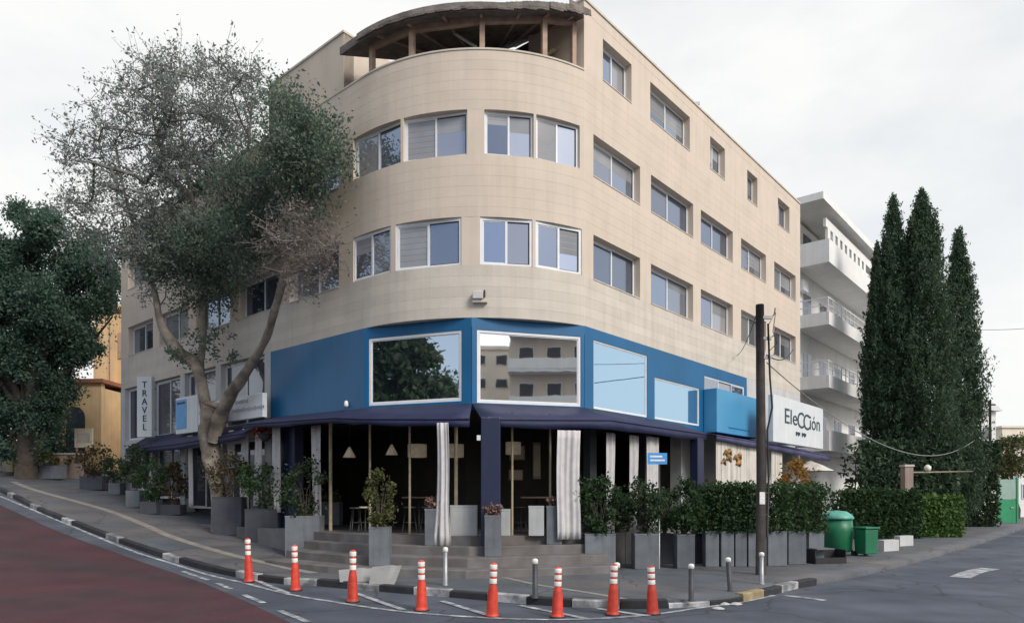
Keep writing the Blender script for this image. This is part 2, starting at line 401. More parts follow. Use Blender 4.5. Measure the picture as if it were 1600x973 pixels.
def catmull(P, step=0.35):
    P = [Vector(p).to_3d() if len(p) == 3 else V2(*p) for p in P]; o = []
    for i in range(len(P) - 1):
        a, b, c, d = P[max(i - 1, 0)], P[i], P[i + 1], P[min(i + 2, len(P) - 1)]
        n = max(2, int((c - b).length / step))
        for k in range(n):
            t = k / n
            o.append(0.5 * ((2 * b) + (c - a) * t + (2 * a - 5 * b + 4 * c - d) * t * t + (3 * b - a - 3 * c + d) * t ** 3))
    o.append(P[-1]); return o
def resample(P, n):
    L_ = [0]
    for i in range(len(P) - 1): L_.append(L_[-1] + (P[i + 1] - P[i]).length)
    o = []; j = 0
    for k in range(n):
        d = L_[-1] * k / (n - 1)
        while j < len(P) - 2 and L_[j + 1] < d: j += 1
        t = (d - L_[j]) / max(1e-9, L_[j + 1] - L_[j]); o.append(P[j].lerp(P[j + 1], min(1, t)))
    return o
def ribbon(name, A, B, off, m, n=160, cross=8, skirt=0.0, **k):
    A, B = resample(A, n), resample(B, n); vs, fs = [], []
    for a, b in zip(A, B):
        for j in range(cross + 1):
            p = a.lerp(b, j / cross); vs.append((p.x, p.y, zg(p.x, p.y) + off))
    c1 = cross + 1
    for i in range(n - 1):
        for j in range(cross):
            fs.append((i * c1 + j, (i + 1) * c1 + j, (i + 1) * c1 + j + 1, i * c1 + j + 1))
    if skirt:
        b0 = len(vs)
        for a in A: vs.append((a.x, a.y, zg(a.x, a.y) + off - skirt))
        for i in range(n - 1): fs.append((b0 + i, b0 + i + 1, (i + 1) * c1, i * c1))
    mb = MB(); mb.add(vs, fs, True); o = mb.build(name, m, None, **k)
    if o.data.polygons[0].normal.z < 0: o.data.flip_normals()
    return o
def line_ribbon(name, C, wd, off, m, step=0.35, **k):
    C = catmull(C, step); A, B = [], []
    for i, p in enumerate(C):
        t = (C[min(i + 1, len(C) - 1)] - C[max(i - 1, 0)]).normalized(); nn = V2(t.y, -t.x)
        A.append(p + nn * wd / 2); B.append(p - nn * wd / 2)
    return ribbon(name, A, B, off, m, n=max(2, len(C)), cross=1, **k)
KERB = [(-60, 66), (-40, 46.5), (-23.3, 31.4), (-16.6, 25.4), (-7, 18.1), (-4.77, 17.0), (-2.65, 15.9), (-0.86, 15.0), (0.25, 14.35), (1.42, 13.9), (2.56, 13.75),
        (3.74, 14.0), (4.79, 14.56), (5.7, 15.45), (6.7, 16.5), (7.6, 17.3), (9.95, 19.3), (16.3, 25.9), (30, 41), (62, 78)]
INNER = [(-64, 82), (-42, 60), (-20, 38), (-7, 26), (-4, 24), (0, 24), (3, 24), (6, 27), (15, 38), (30, 56), (70, 104)]
kerb_line = catmull(KERB)
ribbon('pavement', kerb_line, catmull(INNER), 0.15, paving, n=260, cross=12, skirt=0.18, kind='structure')
# kerb stones, alternately black and white
kerb = empty('kerb', (0, 0, 0), kind='structure')
k_white = mat('white_kerb_paint', (0.40, 0.40, 0.40), 0.85, 0.35, 4, 0.3, 20, c2=(0.16, 0.16, 0.165), c2s=2.5, rnd=0.3)
k_black = mat('black_kerb_paint', (0.028, 0.028, 0.034), 0.8, 0.3, 4, 0.3, 20, rnd=0.35)
k_yel = mat('faded_yellow_kerb', (0.32, 0.25, 0.14), 0.85, 0.3, 4, 0.3, 20)
kp = [p for p in kerb_line if p.x < 7.7 and p.y < 48]
kl = sum((kp[i + 1] - kp[i]).length for i in range(len(kp) - 1))
kn = int(kl / 0.95); kr = resample(kp, kn * 3 + 1)
for i in range(kn):
    mb = MB(); seg = kr[i * 3:i * 3 + 4]
    A = []; g = 0.012
    d0 = (seg[1] - seg[0]).normalized(); seg = [seg[0] + d0 * g] + seg[1:3] + [seg[3] - (seg[3] - seg[2]).normalized() * g]
    vs = []
    for j, p in enumerate(seg):
        t = (seg[min(j + 1, 3)] - seg[max(j - 1, 0)]).normalized(); nn = V2(t.y, -t.x)
        o_, i_ = p + nn * 0.06, p - nn * 0.12
        z = zg(p.x, p.y); h = 0.165 + 0.012 * math.sin(i * 2.3)
        if seg[0].x > 2.9 and seg[0].x < 4.6: h = 0.1
        vs += [(o_.x, o_.y, z - 0.1), (o_.x, o_.y, z + h - 0.02), (o_.x - nn.x * 0.02, o_.y - nn.y * 0.02, z + h), (i_.x, i_.y, z + h)]
    fs = []
    for j in range(3):
        for q in range(3): fs.append((j * 4 + q, (j + 1) * 4 + q, (j + 1) * 4 + q + 1, j * 4 + q + 1))
    fs += [(0, 1, 2, 3), (15, 14, 13, 12)]
    mb.add(vs, fs)
    x = seg[0].x
    m = k_yel if 4.4 < x < 5.5 else (k_white if i % 2 else k_black)
    if x < -8 and i % 2: m = k_black if i % 4 == 1 else k_white
    mb.build('kerb_stone', m, kerb)
# red lane and painted lines
def H(*pp): return [hit(*p).xy for p in pp]
dash_line = [hit(a, b) for a, b in ((0, 783), (96, 826), (180, 857), (264, 886), (330, 908), (397, 935), (460, 963))]
dash_line = [p.xy for p in dash_line]
e = (V2(*dash_line[-1]) - V2(*dash_line[-2])).normalized()
dash_line = [V2(*p) for p in dash_line] + [V2(*dash_line[-1]) + e * 8]
e0 = (dash_line[0] - dash_line[1]).normalized(); dash_line = [dash_line[0] + e0 * 20] + dash_line
dash_c = catmull([(p.x, p.y) for p in dash_line])
laneA = offset_path(dash_c, 0.25); laneB = offset_path(dash_c, 4.8)
ribbon('bus_lane', laneA, laneB, 0.006, asphalt_red, n=200, cross=6, kind='structure')
edge = H((0, 775), (96, 815), (200, 858), (268, 880), (330, 899), (383, 911), (450, 928), (520, 940), (600, 952), (680, 960), (760, 965), (850, 968), (940, 966), (1020, 960), (1090, 950), (1150, 942), (1210, 930))
line_ribbon('edge_line_marking', edge, 0.12, 0.011, paint, kind='structure')
for a, b in (((395, 904), (450, 927)), ((556, 927), (630, 953)), ((690, 939), (768, 963)), ((812, 946), (918, 967)), ((934, 951), (1008, 962))):
    line_ribbon('hatch_line_marking', H(a, b), 0.14, 0.016, paint, kind='structure')
for a, b in (((285, 892), (325, 906)), ((340, 911), (361, 920)), ((381, 929), (412, 942)), ((437, 954), (482, 972))):
    line_ribbon('lane_dash_marking', H(a, b), 0.13, 0.012, paint, kind='structure')
line_ribbon('road_arrow_marking', H((1500, 902), (1522, 893), (1548, 888)), 0.5, 0.012, paint, kind='structure')
line_ribbon('road_dash_marking', H((1225, 930), (1290, 938)), 0.2, 0.012, paint, kind='structure')
def Hs(*pp): return [hit(a, b, 0.15).xy for a, b in pp]
line_ribbon('paving_strip', Hs((20, 752), (57, 766), (161, 795), (222, 818), (268, 838), (345, 862), (420, 880), (490, 895)), 0.3, 0.157, band_m, kind='structure')
line_ribbon('paving_strip', Hs((620, 880), (700, 890), (776, 900), (844, 914), (916, 925), (979, 936)), 0.16, 0.157, band_m, kind='structure')

# ------------------------------------------------------------------ main building
bld = empty('office_building', (A0.x, A0.y, 0))
tag(bld, 'cream stone corner office block with curved front, blue middle storey and rooftop pergola', 'building')
bld_inv = Matrix.Translation((-A0.x, -A0.y, 0))
def P(mb, name, m, parent=None, **k):
    """a part of the building: geometry given in world coordinates"""
    o = mb.build(name, m, None, **k)
    o.parent = parent or bld
    if not parent: o.matrix_parent_inverse = bld_inv
    return o
NA = 26
def path_pts(a_left=LL, a_right=RL):
    pts = [onL(a_left)]
    pts += [onA(i / NA) for i in range(NA + 1)]
    pts += [onR(a_right)]
    return pts
FULL = path_pts()
def strip(mb, outer, inner, z0, z1):
    n = len(outer); vs = []
    for a, b in zip(outer, inner): vs += [(a.x, a.y, z0), (a.x, a.y, z1), (b.x, b.y, z1), (b.x, b.y, z0)]
    fs = []
    for i in range(n - 1):
        for q in range(4): fs.append((i * 4 + q, i * 4 + (q + 1) % 4, (i + 1) * 4 + (q + 1) % 4, (i + 1) * 4 + q))
    fs += [(0, 3, 2, 1), tuple((n - 1) * 4 + q for q in (0, 1, 2, 3))]
    mb.add(vs, fs); return mb
INN = offset_path(FULL, -0.45)
JO = offset_path(FULL, -0.004)
def courses(z0, z1, n, m):
    h = (z1 - z0) / n
    for i in range(n):
        mb = MB(); top = z0 + h * (i + 1) - (0.004 if i < n - 1 else 0)
        strip(mb, FULL, INN, z0 + h * i, top)
        if i < n - 1: strip(mb, JO, INN, top, z0 + h * (i + 1))
        P(mb, 'stone_course', m)
Z1, Z2, Z3, ZT, ZR = (8.92, 10.33), (12.13, 13.45), (15.36, 16.68), 15.18, 17.35
courses(7.4, Z1[0], 5, M['stone_pale'])
courses(Z1[1], Z2[0], 6, M['stone'])
courses(Z2[1], ZT, 6, M['stone'])

def window(O, ux, n, wd, h, m=None, white=True, fw=0.07, nsash=2, gl='win', parent=None, name='window', depth=0.07):
    """O: bottom-left corner of the window on its own plane (seen from outside), ux: unit vector along the wall"""
    up = Vector((0, 0, 1)); m = m or M['frame']
    mb = MB(); O = Vector(O)
    mb.obox(O, ux * wd, n * -depth, up * fw)
    mb.obox(O + up * (h - fw), ux * wd, n * -depth, up * fw)
    mb.obox(O + up * fw, ux * fw, n * -depth, up * (h - 2 * fw))
    mb.obox(O + ux * (wd - fw) + up * fw, ux * fw, n * -depth, up * (h - 2 * fw))
    pw = (wd - 2 * fw) / nsash
    for i in range(1, nsash):
        mb.obox(O + ux * (fw + pw * i - fw * .4) + up * fw - n * 0.004, ux * fw * .8, n * -(depth - .008), up * (h - 2 * fw))
    f = P(mb, name, m, parent)
    for i in range(nsash):
        pb = MB(); pb.obox(O + ux * (fw + pw * i + 0.004) + up * fw - n * (0.03 + 0.014 * (i % 2)), ux * (pw - 0.008), n * -0.012, up * (h - 2 * fw))
        p = pb.build('pane', G[gl], None); p.parent = f
        if gl == 'win' and h < 2 and rng.random() < .45:
            hb = (h - 2 * fw) * rng.choice([.25, .4, .6, .97]); bb = MB(); zt_ = h - fw - hb; nsl = max(2, int(hb / .16))
            for q_ in range(nsl): bb.obox(O + ux * (fw + pw * i + .03) + up * (zt_ + hb * q_ / nsl + .004) - n * (0.0285 + 0.014 * (i % 2)), ux * (pw - .06), n * -.001, up * (hb / nsl - .008))
            bo = bb.build('blind', M['blind'], None, kind='stuff'); bo.parent = f
        sb = MB(); o2 = O + ux * (fw + pw * i + 0.004) + up * fw - n * (0.022 + 0.014 * (i % 2)); q = 0.03
        hh = h - 2 * fw; ww = pw - 0.008
        sb.obox(o2, ux * ww, n * -0.006, up * q); sb.obox(o2 + up * (hh - q), ux * ww, n * -0.006, up * q)
        sb.obox(o2 + up * q, ux * q, n * -0.006, up * (hh - 2 * q)); sb.obox(o2 + up * q + ux * (ww - q), ux * q, n * -0.006, up * (hh - 2 * q))
        s = sb.build('sash', M['seal'] if i % 2 else m, None); s.parent = f
    return f
def up(v, z): return Vector((v.x, v.y, z))
L0 = -kA(552) * 7.33
def wing_row(side, spans, zz, recess=0.24, **k):
    on, length = (onL, LL) if side == 'L' else (onR, RL)
    T = TL if side == 'L' else TR
    sp = [(a * T, b * T) for a, b in spans]
    cur = 0.0
    edges = []
    for a, b in sp: edges.append((cur, a)); cur = b
    edges.append((cur, length))
    for a, b in edges:
        if side == 'L' and a == 0.0: a = L0
        if b - a < 0.05: continue
        mb = MB(); mb.prism([tuple(on(a).xy), tuple(on(b).xy), tuple(on(b, -0.45).xy), tuple(on(a, -0.45).xy)], zz[0], zz[1]); P(mb, 'pier', k.get('pm', M['stone']))
    for a, b in sp:
        if side == 'L': O, ux, n = on(b, -recess), -dl, nl
        else: O, ux, n = on(a, -recess), dr, nr
        window(up(O, zz[0] + 0.003), ux, n, b - a, zz[1] - zz[0] - 0.006, gl=k.get('gl', 'win'))
        mb = MB(); q0, q1 = on(a, 0.03), on(b, 0.03)     # thin sill
        mb.obox(up(on(a + .003, -recess - .02), zz[0] + 0.004), (on(b - .003) - on(a + .003)), (on(a, 0.02) - on(a, -recess - .02)), Vector((0, 0, 0.03))); P(mb, 'sill', M['stone_pale'])
RW = [(0.383, 2.535), (3.10, 5.575), (6.08, 8.41), (9.08, 11.3), (12.1, 14.4)]
LW = [(0.85, 2.75), (3.15, 5.05), (5.5, 7.4), (7.85, 9.75), (10.2, 12.1)]
wing_row('R', RW, Z1); wing_row('R', RW, Z2)
wing_row('L', LW, Z1); wing_row('L', LW, Z2)
wing_row('R', [(0.79, 2.11), (3.06, 5.36), (6.72, 7.8), (9.6, 10.5), (12.48, 13.7)], Z3)
def arc_row(pxs, zz, recess=0.10, fw=0.07):
    ks = [(kA(a), kA(b)) for a, b in pxs]
    cur = None
    for i, (a, b) in enumerate(ks):
        p0, p1 = onA(a), onA(b); ux = (p1 - p0).normalized(); n = V2(ux.y, -ux.x)
        O = p0 - n * recess
        window(up(O, zz[0] + 0.003), ux, n, (p1 - p0).length, zz[1] - zz[0] - 0.006, fw=fw)
        mb = MB(); mb.obox(up(p0 + ux * .01 - n * 0.3, zz[0] + .004), ux * ((p1 - p0).length - .02), n * 0.30, Vector((0, 0, 0.03))); P(mb, 'sill', M['stone_pale'])
    gaps = [(ks[i][1], ks[i + 1][0]) for i in range(len(ks) - 1)] + [(ks[-1][1], 1.0)]
    for a, b in gaps:
        if b - a < 0.002: continue
        n = max(1, int((b - a) * NA)); o = [onA(a + (b - a) * j / n) for j in range(n + 1)]
        if b == 1.0: pass
        mb = MB(); strip(mb, o, [onA(a + (b - a) * j / n, -0.45) for j in range(n + 1)], zz[0], zz[1]); P(mb, 'pier', M['stone'])
arc_row([(553, 626), (630, 730), (757, 834), (838, 906)], Z2)
arc_row([(551, 611), (618, 721), (750, 832), (837, 909)], Z1, 0.03, 0.085)
# right wing top storey
def rprism(a, b, z0, z1, m, name, off=0.0, th=0.45):
    mb = MB(); mb.prism([tuple(onR(a, off).xy), tuple(onR(b, off).xy), tuple(onR(b, off - th).xy), tuple(onR(a, off - th).xy)], z0, z1); return P(mb, name, m)
def lprism(a, b, z0, z1, m, name, off=0.0, th=0.45):
    mb = MB(); mb.prism([tuple(onL(a, off).xy), tuple(onL(b, off).xy), tuple(onL(b, off - th).xy), tuple(onL(a, off - th).xy)], z0, z1); return P(mb, name, m)
rprism(0, RL, ZT + 0.002, Z3[0], M['stone'], 'stone_course')
rprism(0, RL, Z3[1], Z3[1] + 0.33, M['stone'], 'stone_course'); rprism(0, RL, Z3[1] + 0.338, ZR, M['stone'], 'stone_course')
rprism(0.02, RL, Z3[1] + 0.33, Z3[1] + 0.338, M['stone'], 'stone_joint', -0.012, 0.4)
rprism(-0.03, RL + 0.03, ZR, ZR + 0.07, M['stone_pale'], 'coping', 0.04, 0.55)
# penthouse box on the left wing side
PH = (1.45, 6.1)
lprism(PH[0], PH[1], ZT + 0.002, ZR, M['stone'], 'penthouse_wall', -0.30, 0.4)
lprism(PH[0] - .03, PH[1] + .03, ZR, ZR + 0.07, M['stone_pale'], 'coping', -0.26, 0.5)
mb = MB(); mb.prism([tuple(onL(PH[1], -0.3).xy), tuple(onL(PH[1], -9).xy), tuple(onL(PH[1] - .4, -9).xy), tuple(onL(PH[1] - .4, -0.3).xy)], ZT, ZR - 0.01); P(mb, 'penthouse_wall', M['stone'])
mb = MB(); mb.prism([tuple(onL(PH[0], -0.31).xy), tuple(onL(PH[0] + 0.3, -0.31).xy), tuple(onL(PH[0] + .3, -6.5).xy), tuple(onL(PH[0], -6.5).xy)], ZT, ZR - 0.012); P(mb, 'penthouse_wall', M['stone'])
# end wall of the right wing at the corner, beside the pergola
mb = MB(); mb.prism([tuple(onR(0.01, -0.46).xy), tuple(onR(0.36, -0.46).xy), tuple(onR(0.36, -2.2).xy), tuple(onR(0.01, -2.2).xy)], ZT, ZR - 0.015); P(mb, 'penthouse_wall', M['stone'])
lprism(0.0, LL, ZT, ZT + 0.06, M['stone_pale'], 'coping', 0.02, 0.5)
mb = MB(); strip(mb, [onA(i / NA, 0.025) for i in range(NA + 1)], [onA(i / NA, -0.47) for i in range(NA + 1)], ZT, ZT + 0.05); P(mb, 'coping', M['stone_pale'])
# core, floors and back so that no light leaks through
core = offset_path(FULL, -0.46)
back = [onR(RL, -14.0), onR(0, -14.0) + dl * 8, onL(LL, -13.5)]
poly = [tuple(p.xy) for p in core] + [tuple(onR(RL, -13).xy), tuple((onR(RL, -13) + dl * 0).xy), tuple(onL(LL, -13).xy)]
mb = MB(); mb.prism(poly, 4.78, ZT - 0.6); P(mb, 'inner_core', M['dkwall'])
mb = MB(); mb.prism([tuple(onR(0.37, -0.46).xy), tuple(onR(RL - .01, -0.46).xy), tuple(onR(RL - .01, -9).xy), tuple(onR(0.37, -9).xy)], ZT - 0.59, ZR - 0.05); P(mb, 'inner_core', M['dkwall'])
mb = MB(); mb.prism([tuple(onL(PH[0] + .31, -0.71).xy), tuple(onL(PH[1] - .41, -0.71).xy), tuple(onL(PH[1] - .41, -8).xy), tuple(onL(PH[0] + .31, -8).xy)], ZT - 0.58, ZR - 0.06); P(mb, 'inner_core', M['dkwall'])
# end walls of both wings
mb = MB(); mb.prism([tuple(onR(RL - 0.01, -0.46).xy), tuple(onR(RL + 0.3, -0.2).xy), tuple(onR(RL + 0.3, -13).xy), tuple(onR(RL - .01, -13).xy)], -1, ZR - 0.02); P(mb, 'end_wall', M['stone'])
mb = MB(); mb.prism([tuple(onL(LL - 0.01, -0.46).xy), tuple(onL(LL + 0.3, -0.2).xy), tuple(onL(LL + 0.3, -13).xy), tuple(onL(LL - .01, -13).xy)], -1, ZT - 0.02); P(mb, 'end_wall', M['stone_pale'])

# rooftop pergola over the curved terrace
def z_eave(k): return 16.12 if k < 0.62 else 16.12 + (k - 0.62) / 0.38 * 0.55
ks = [i / 14 for i in range(15)]
oute = [onA(k, 0.28) for k in ks]; inne = [onA(k, -3.6) for k in ks]
oute[0] = onL(0.9, 0.25); oute[-1] = onA(0.985, 0.12)
mb = MB(); vs = []; fs = []
for k, a, b in zip(ks, oute, inne):
    z = z_eave(k)
    vs += [(a.x, a.y, z), (a.x, a.y, z + 0.24), (b.x, b.y, z + 1.45), (b.x, b.y, z + 1.15)]
for i in range(14):
    for q in range(4): fs.append((i * 4 + q, i * 4 + (q + 1) % 4, (i + 1) * 4 + (q + 1) % 4, (i + 1) * 4 + q))
fs += [(0, 3, 2, 1), (56, 57, 58, 59)]
mb.add(vs, fs); pr = P(mb, 'pergola_roof', M['thatch'])
# ragged shingles along the eave
mb = MB()
for i in range(170):
    k = rng.random(); a = onA(k, 0.30) if 0 < k < 0.97 else onA(0.9, 0.3)
    t = (onA(min(1, k + .01)) - onA(max(0, k - .01))).normalized(); n = V2(t.y, -t.x)
    hh = 0.14 + 0.10 * rng.random(); z = z_eave(k) + 0.25 - hh * 0.9 - 0.03
    mb.obox(up(a, z), t * (0.16 + 0.14 * rng.random()), n * 0.03 + Vector((0, 0, 0.0)), Vector((0, 0, hh)) - n * 0.03)
P(mb, 'roof_shingles', M['thatch'], kind='stuff')
for kk in (0.02, 0.245, 0.553, 0.82, 0.965):
    p = onA(kk, -0.22); mb = MB(); mb.box((p.x, p.y, (ZT + z_eave(kk)) / 2 + 0.02), (0.15, 0.15, z_eave(kk) - ZT + 0.1), an0 + (an1 - an0) * kk); P(mb, 'pergola_post', M['wood'])
pk = [0.02, 0.245, 0.553, 0.82, 0.965]
for a, b in zip(pk[:-1], pk[1:]):
    p0, p1 = onA(a, -0.22), onA(b, -0.22); t = (p1 - p0).normalized(); n = V2(t.y, -t.x)
    d = up(p1, z_eave(b) - 0.02) - up(p0, z_eave(a) - 0.02)
    mb = MB(); mb.obox(up(p0 - n * 0.06, z_eave(a) - 0.04), d, n * 0.12, Vector((0, 0, 0.2))); P(mb, 'pergola_beam', M['wood'])
for kk in (0.1, 0.25, 0.4, 0.55, 0.7, 0.82, 0.93):
    a, b = onA(kk, 0.1), onA(kk, -3.4); z = z_eave(kk) - 0.02
    t = (onA(min(1, kk + .01)) - onA(kk - .01)).normalized()
    mb = MB(); mb.obox(up(a, z) - t * 0.04, up(b, z + 1.08) - up(a, z), t * 0.08, Vector((0, 0, 0.09))); P(mb, 'pergola_rafter', M['wood'])
mb = MB(); mb.tube([(px2x(702, 21.6), 21.6, pz(47, 21.6)), (px2x(743, 21.0), 21.0, pz(73, 21.0))], 0.05, 8); P(mb, 'strip_light', M['frame'])
for q, (k0, k1, z0, z1) in enumerate(((0.78, 0.97, 15.3, 16.35), (0.72, 0.93, 15.25, 16.15), (0.03, 0.16, 15.25, 15.9))):
    mb = MB(); mb.tube([up(onA(k0, -1.6), z0), up(onA(k1, -0.9), z1)], 0.07, 4, smooth=False); P(mb, 'brace', M['bamboo'])
mb = MB(); strip(mb, [onA(k, -3.2) for k in ks], [onA(k, -3.4) for k in ks], ZT - 0.6, 17.3); P(mb, 'terrace_back_wall', M['dkwall'])

# --- blue storey: flat facets below the curve
kB = kA(737); kB1 = kA(590)
BP = [onL(5.4), onA(kA(570)), onA(kB), VC, onR(12.55)]
BPi = offset_path(BP, -0.40); BPo = offset_path(BP, 0.03)
def facet(i, a0, a1, z0, z1, m, name, off=0.03, th=0.4):
    p0, p1 = BP[i], BP[i + 1]; t = (p1 - p0).normalized(); n = V2(t.y, -t.x)
    mb = MB(); mb.obox(up(p0 + t * a0 + n * (off - th), z0), t * (a1 - a0), n * th, Vector((0, 0, z1 - z0))); return P(mb, name, m)
ZB0, ZB1 = 4.72, 7.395
def fl(i): return (BP[i + 1] - BP[i]).length
mb = MB(); strip(mb, offset_path(BP, 0.03), BPi, 7.13, ZB1); P(mb, 'blue_fascia', M['blue'])
mb = MB(); strip(mb, offset_path(BP, 0.034), BPi, ZB0, 4.9); P(mb, 'blue_sill_panel', M['blue'])
def blue_wall(i, openings):
    """blue panels of one facet round its openings (a0, a1, z0, z1)"""
    cur = 0.0
    for (a0, a1, z0, z1) in openings:
        facet(i, cur, a0, 4.9, 7.13, M['blue'], 'blue_panel')
        if z0 > 4.92: facet(i, a0, a1, 4.9, z0, M['blue'], 'blue_panel')
        if z1 < 7.10: facet(i, a0, a1, z1, 7.13, M['blue'], 'blue_panel')
        cur = a1
    facet(i, cur, fl(i) , 4.9, 7.13, M['blue'], 'blue_panel')
def facet_px(i, px):
    q = (px - 800) / F; p0 = BP[i]; t = (BP[i + 1] - p0).normalized()
    return (q * p0.y - p0.x) / (t.x - q * t.y)
def big_window(i, a0, a1, z0, z1, gl, ns=1, fw=0.075):
    p0, p1 = BP[i], BP[i + 1]; t = (p1 - p0).normalized(); n = V2(t.y, -t.x)
    window(up(p0 + t * (a0 + .003) + n * 0.01, z0 + .003), t, n, a1 - a0 - .006, z1 - z0 - .006, gl=gl, nsash=ns, fw=fw, depth=0.1, name='display_window')
blue_wall(0, [])
wL = (max(0.06, facet_px(1, 577)), facet_px(1, 722))
blue_wall(1, [(wL[0], wL[1], 4.99, 7.06)]); big_window(1, wL[0], wL[1], 4.99, 7.06, 'mirror')
wR = (facet_px(2, 745), facet_px(2, 907))
blue_wall(2, [(wR[0], wR[1], 4.93, 7.06)]); big_window(2, wR[0], wR[1], 4.93, 7.06, 'mirror')
T = TR
ops = [(0.36 * T, 2.86 * T, 4.92, 7.05), (3.26 * T, 5.94 * T, 4.92, 6.38), (6.28 * T, 9.3 * T, 6.32, 6.95)]
blue_wall(3, ops)
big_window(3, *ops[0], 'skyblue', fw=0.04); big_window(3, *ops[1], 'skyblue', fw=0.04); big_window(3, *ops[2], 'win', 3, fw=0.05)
# --- white walls and shop fronts lower down
rprism(12.55, RL, 4.72, 7.395, M['render_white'], 'rendered_wall', 0.0)
rprism(6.4, RL, -0.5, 4.715, M['render_white'], 'rendered_wall', -0.02)
lprism(LL - 0.45, LL, -1, 7.395, M['render_white'], 'shop_column')
bays = [5.45, 9.2, 12.4, 15.7, LL - 0.45]
for a in bays[:-1]: lprism(a, a + 0.42, -1, 7.395, M['render_white'], 'shop_column')
for a, b in zip(bays[:-1], bays[1:]):
    lprism(a + 0.42, b, 4.35, 4.85, M['render_white'], 'spandrel', -0.05, 0.35)
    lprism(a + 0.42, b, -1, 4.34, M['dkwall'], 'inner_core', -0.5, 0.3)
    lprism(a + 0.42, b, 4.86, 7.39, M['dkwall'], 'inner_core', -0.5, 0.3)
    O = onL(b - .003, -0.2)
    window(up(O, 4.86), -dl, nl, b - a - 0.43, 2.52, gl='shop', nsash=2, fw=0.08, name='shop_window')
    O = onL(b - .003, -0.25)
    window(up(O, max(1.2, zg(O.x, O.y) + 0.3)), -dl, nl, b - a - 0.43, 4.34 - max(1.2, zg(O.x, O.y) + 0.3), gl='shop', nsash=2, fw=0.08, name='shop_window')
# --- ground floor terrace: deck, steps, dark room behind
TP = [onL(11.5), onL(0.0), onA(kA(606)), onA(kB), VC, onR(13)]
def deck_poly(off, i0=0, i1=None, inward=-5.0, path=TP):
    a = offset_path(path, off)[i0:i1]; b = offset_path(path, inward)[i0:i1]
    return [tuple(p.xy) for p in a] + [tuple(p.xy) for p in b[::-1]]
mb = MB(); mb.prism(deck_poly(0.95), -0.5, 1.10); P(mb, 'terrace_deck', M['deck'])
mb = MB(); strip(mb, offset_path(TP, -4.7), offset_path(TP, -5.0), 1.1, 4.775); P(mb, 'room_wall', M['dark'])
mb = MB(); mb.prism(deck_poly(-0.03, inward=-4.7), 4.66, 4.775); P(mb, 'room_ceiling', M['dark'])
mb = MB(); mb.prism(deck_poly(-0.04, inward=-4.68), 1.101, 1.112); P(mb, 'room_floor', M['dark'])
SP = [onL(1.2), onL(0.0), onA(kA(606)), onA(kB), VC + (onA(kB) - VC) * 0.02]
for off, z in ((1.35, 0.85), (1.95, 0.60), (2.65, 0.36)):
    mb = MB(); mb.prism(deck_poly(off, inward=0.5, path=SP), -0.3, z); bevel(P(mb, 'step', M['deck']), 0.02)
# slim timber uprights along the front
for px in (531, 591, 649, 716, 797, 852): 
    q = (px - 800) / F; k = kA(px); p = onA(min(1, k), 0.35); mb = MB(); mb.tube([up(p, 1.1), up(p, 4.6)], 0.055 if px in (531, 716) else 0.035, 8); P(mb, 'terrace_upright', M['bamboo'])
for a, b in ((1.2, 0.35), (4.7, 0.3)):
    p = onR(a, -0.6); mb = MB(); mb.box((p.x, p.y, 2.9), (0.3, 0.3, 3.6), 0.7); P(mb, 'room_column', M['dkwall'])
p = onL(3.9, 0.1); mb = MB(); mb.box((p.x, p.y, 2.6), (0.9, 0.35, 4.2), math.atan2(dl.y, dl.x)); P(mb, 'room_column', M['navy_paint'])
# roof clutter
for a, h in ((4.8, 0.35), (8.3, 0.5)):
    p = onR(a, -0.3); mb = MB(); mb.tube([up(p, ZR + 0.05), up(p, ZR + h)], 0.02, 5); mb.box((p.x, p.y, ZR + h), (0.22, 0.05, 0.12)); P(mb, 'roof_aerial', M['steel'])

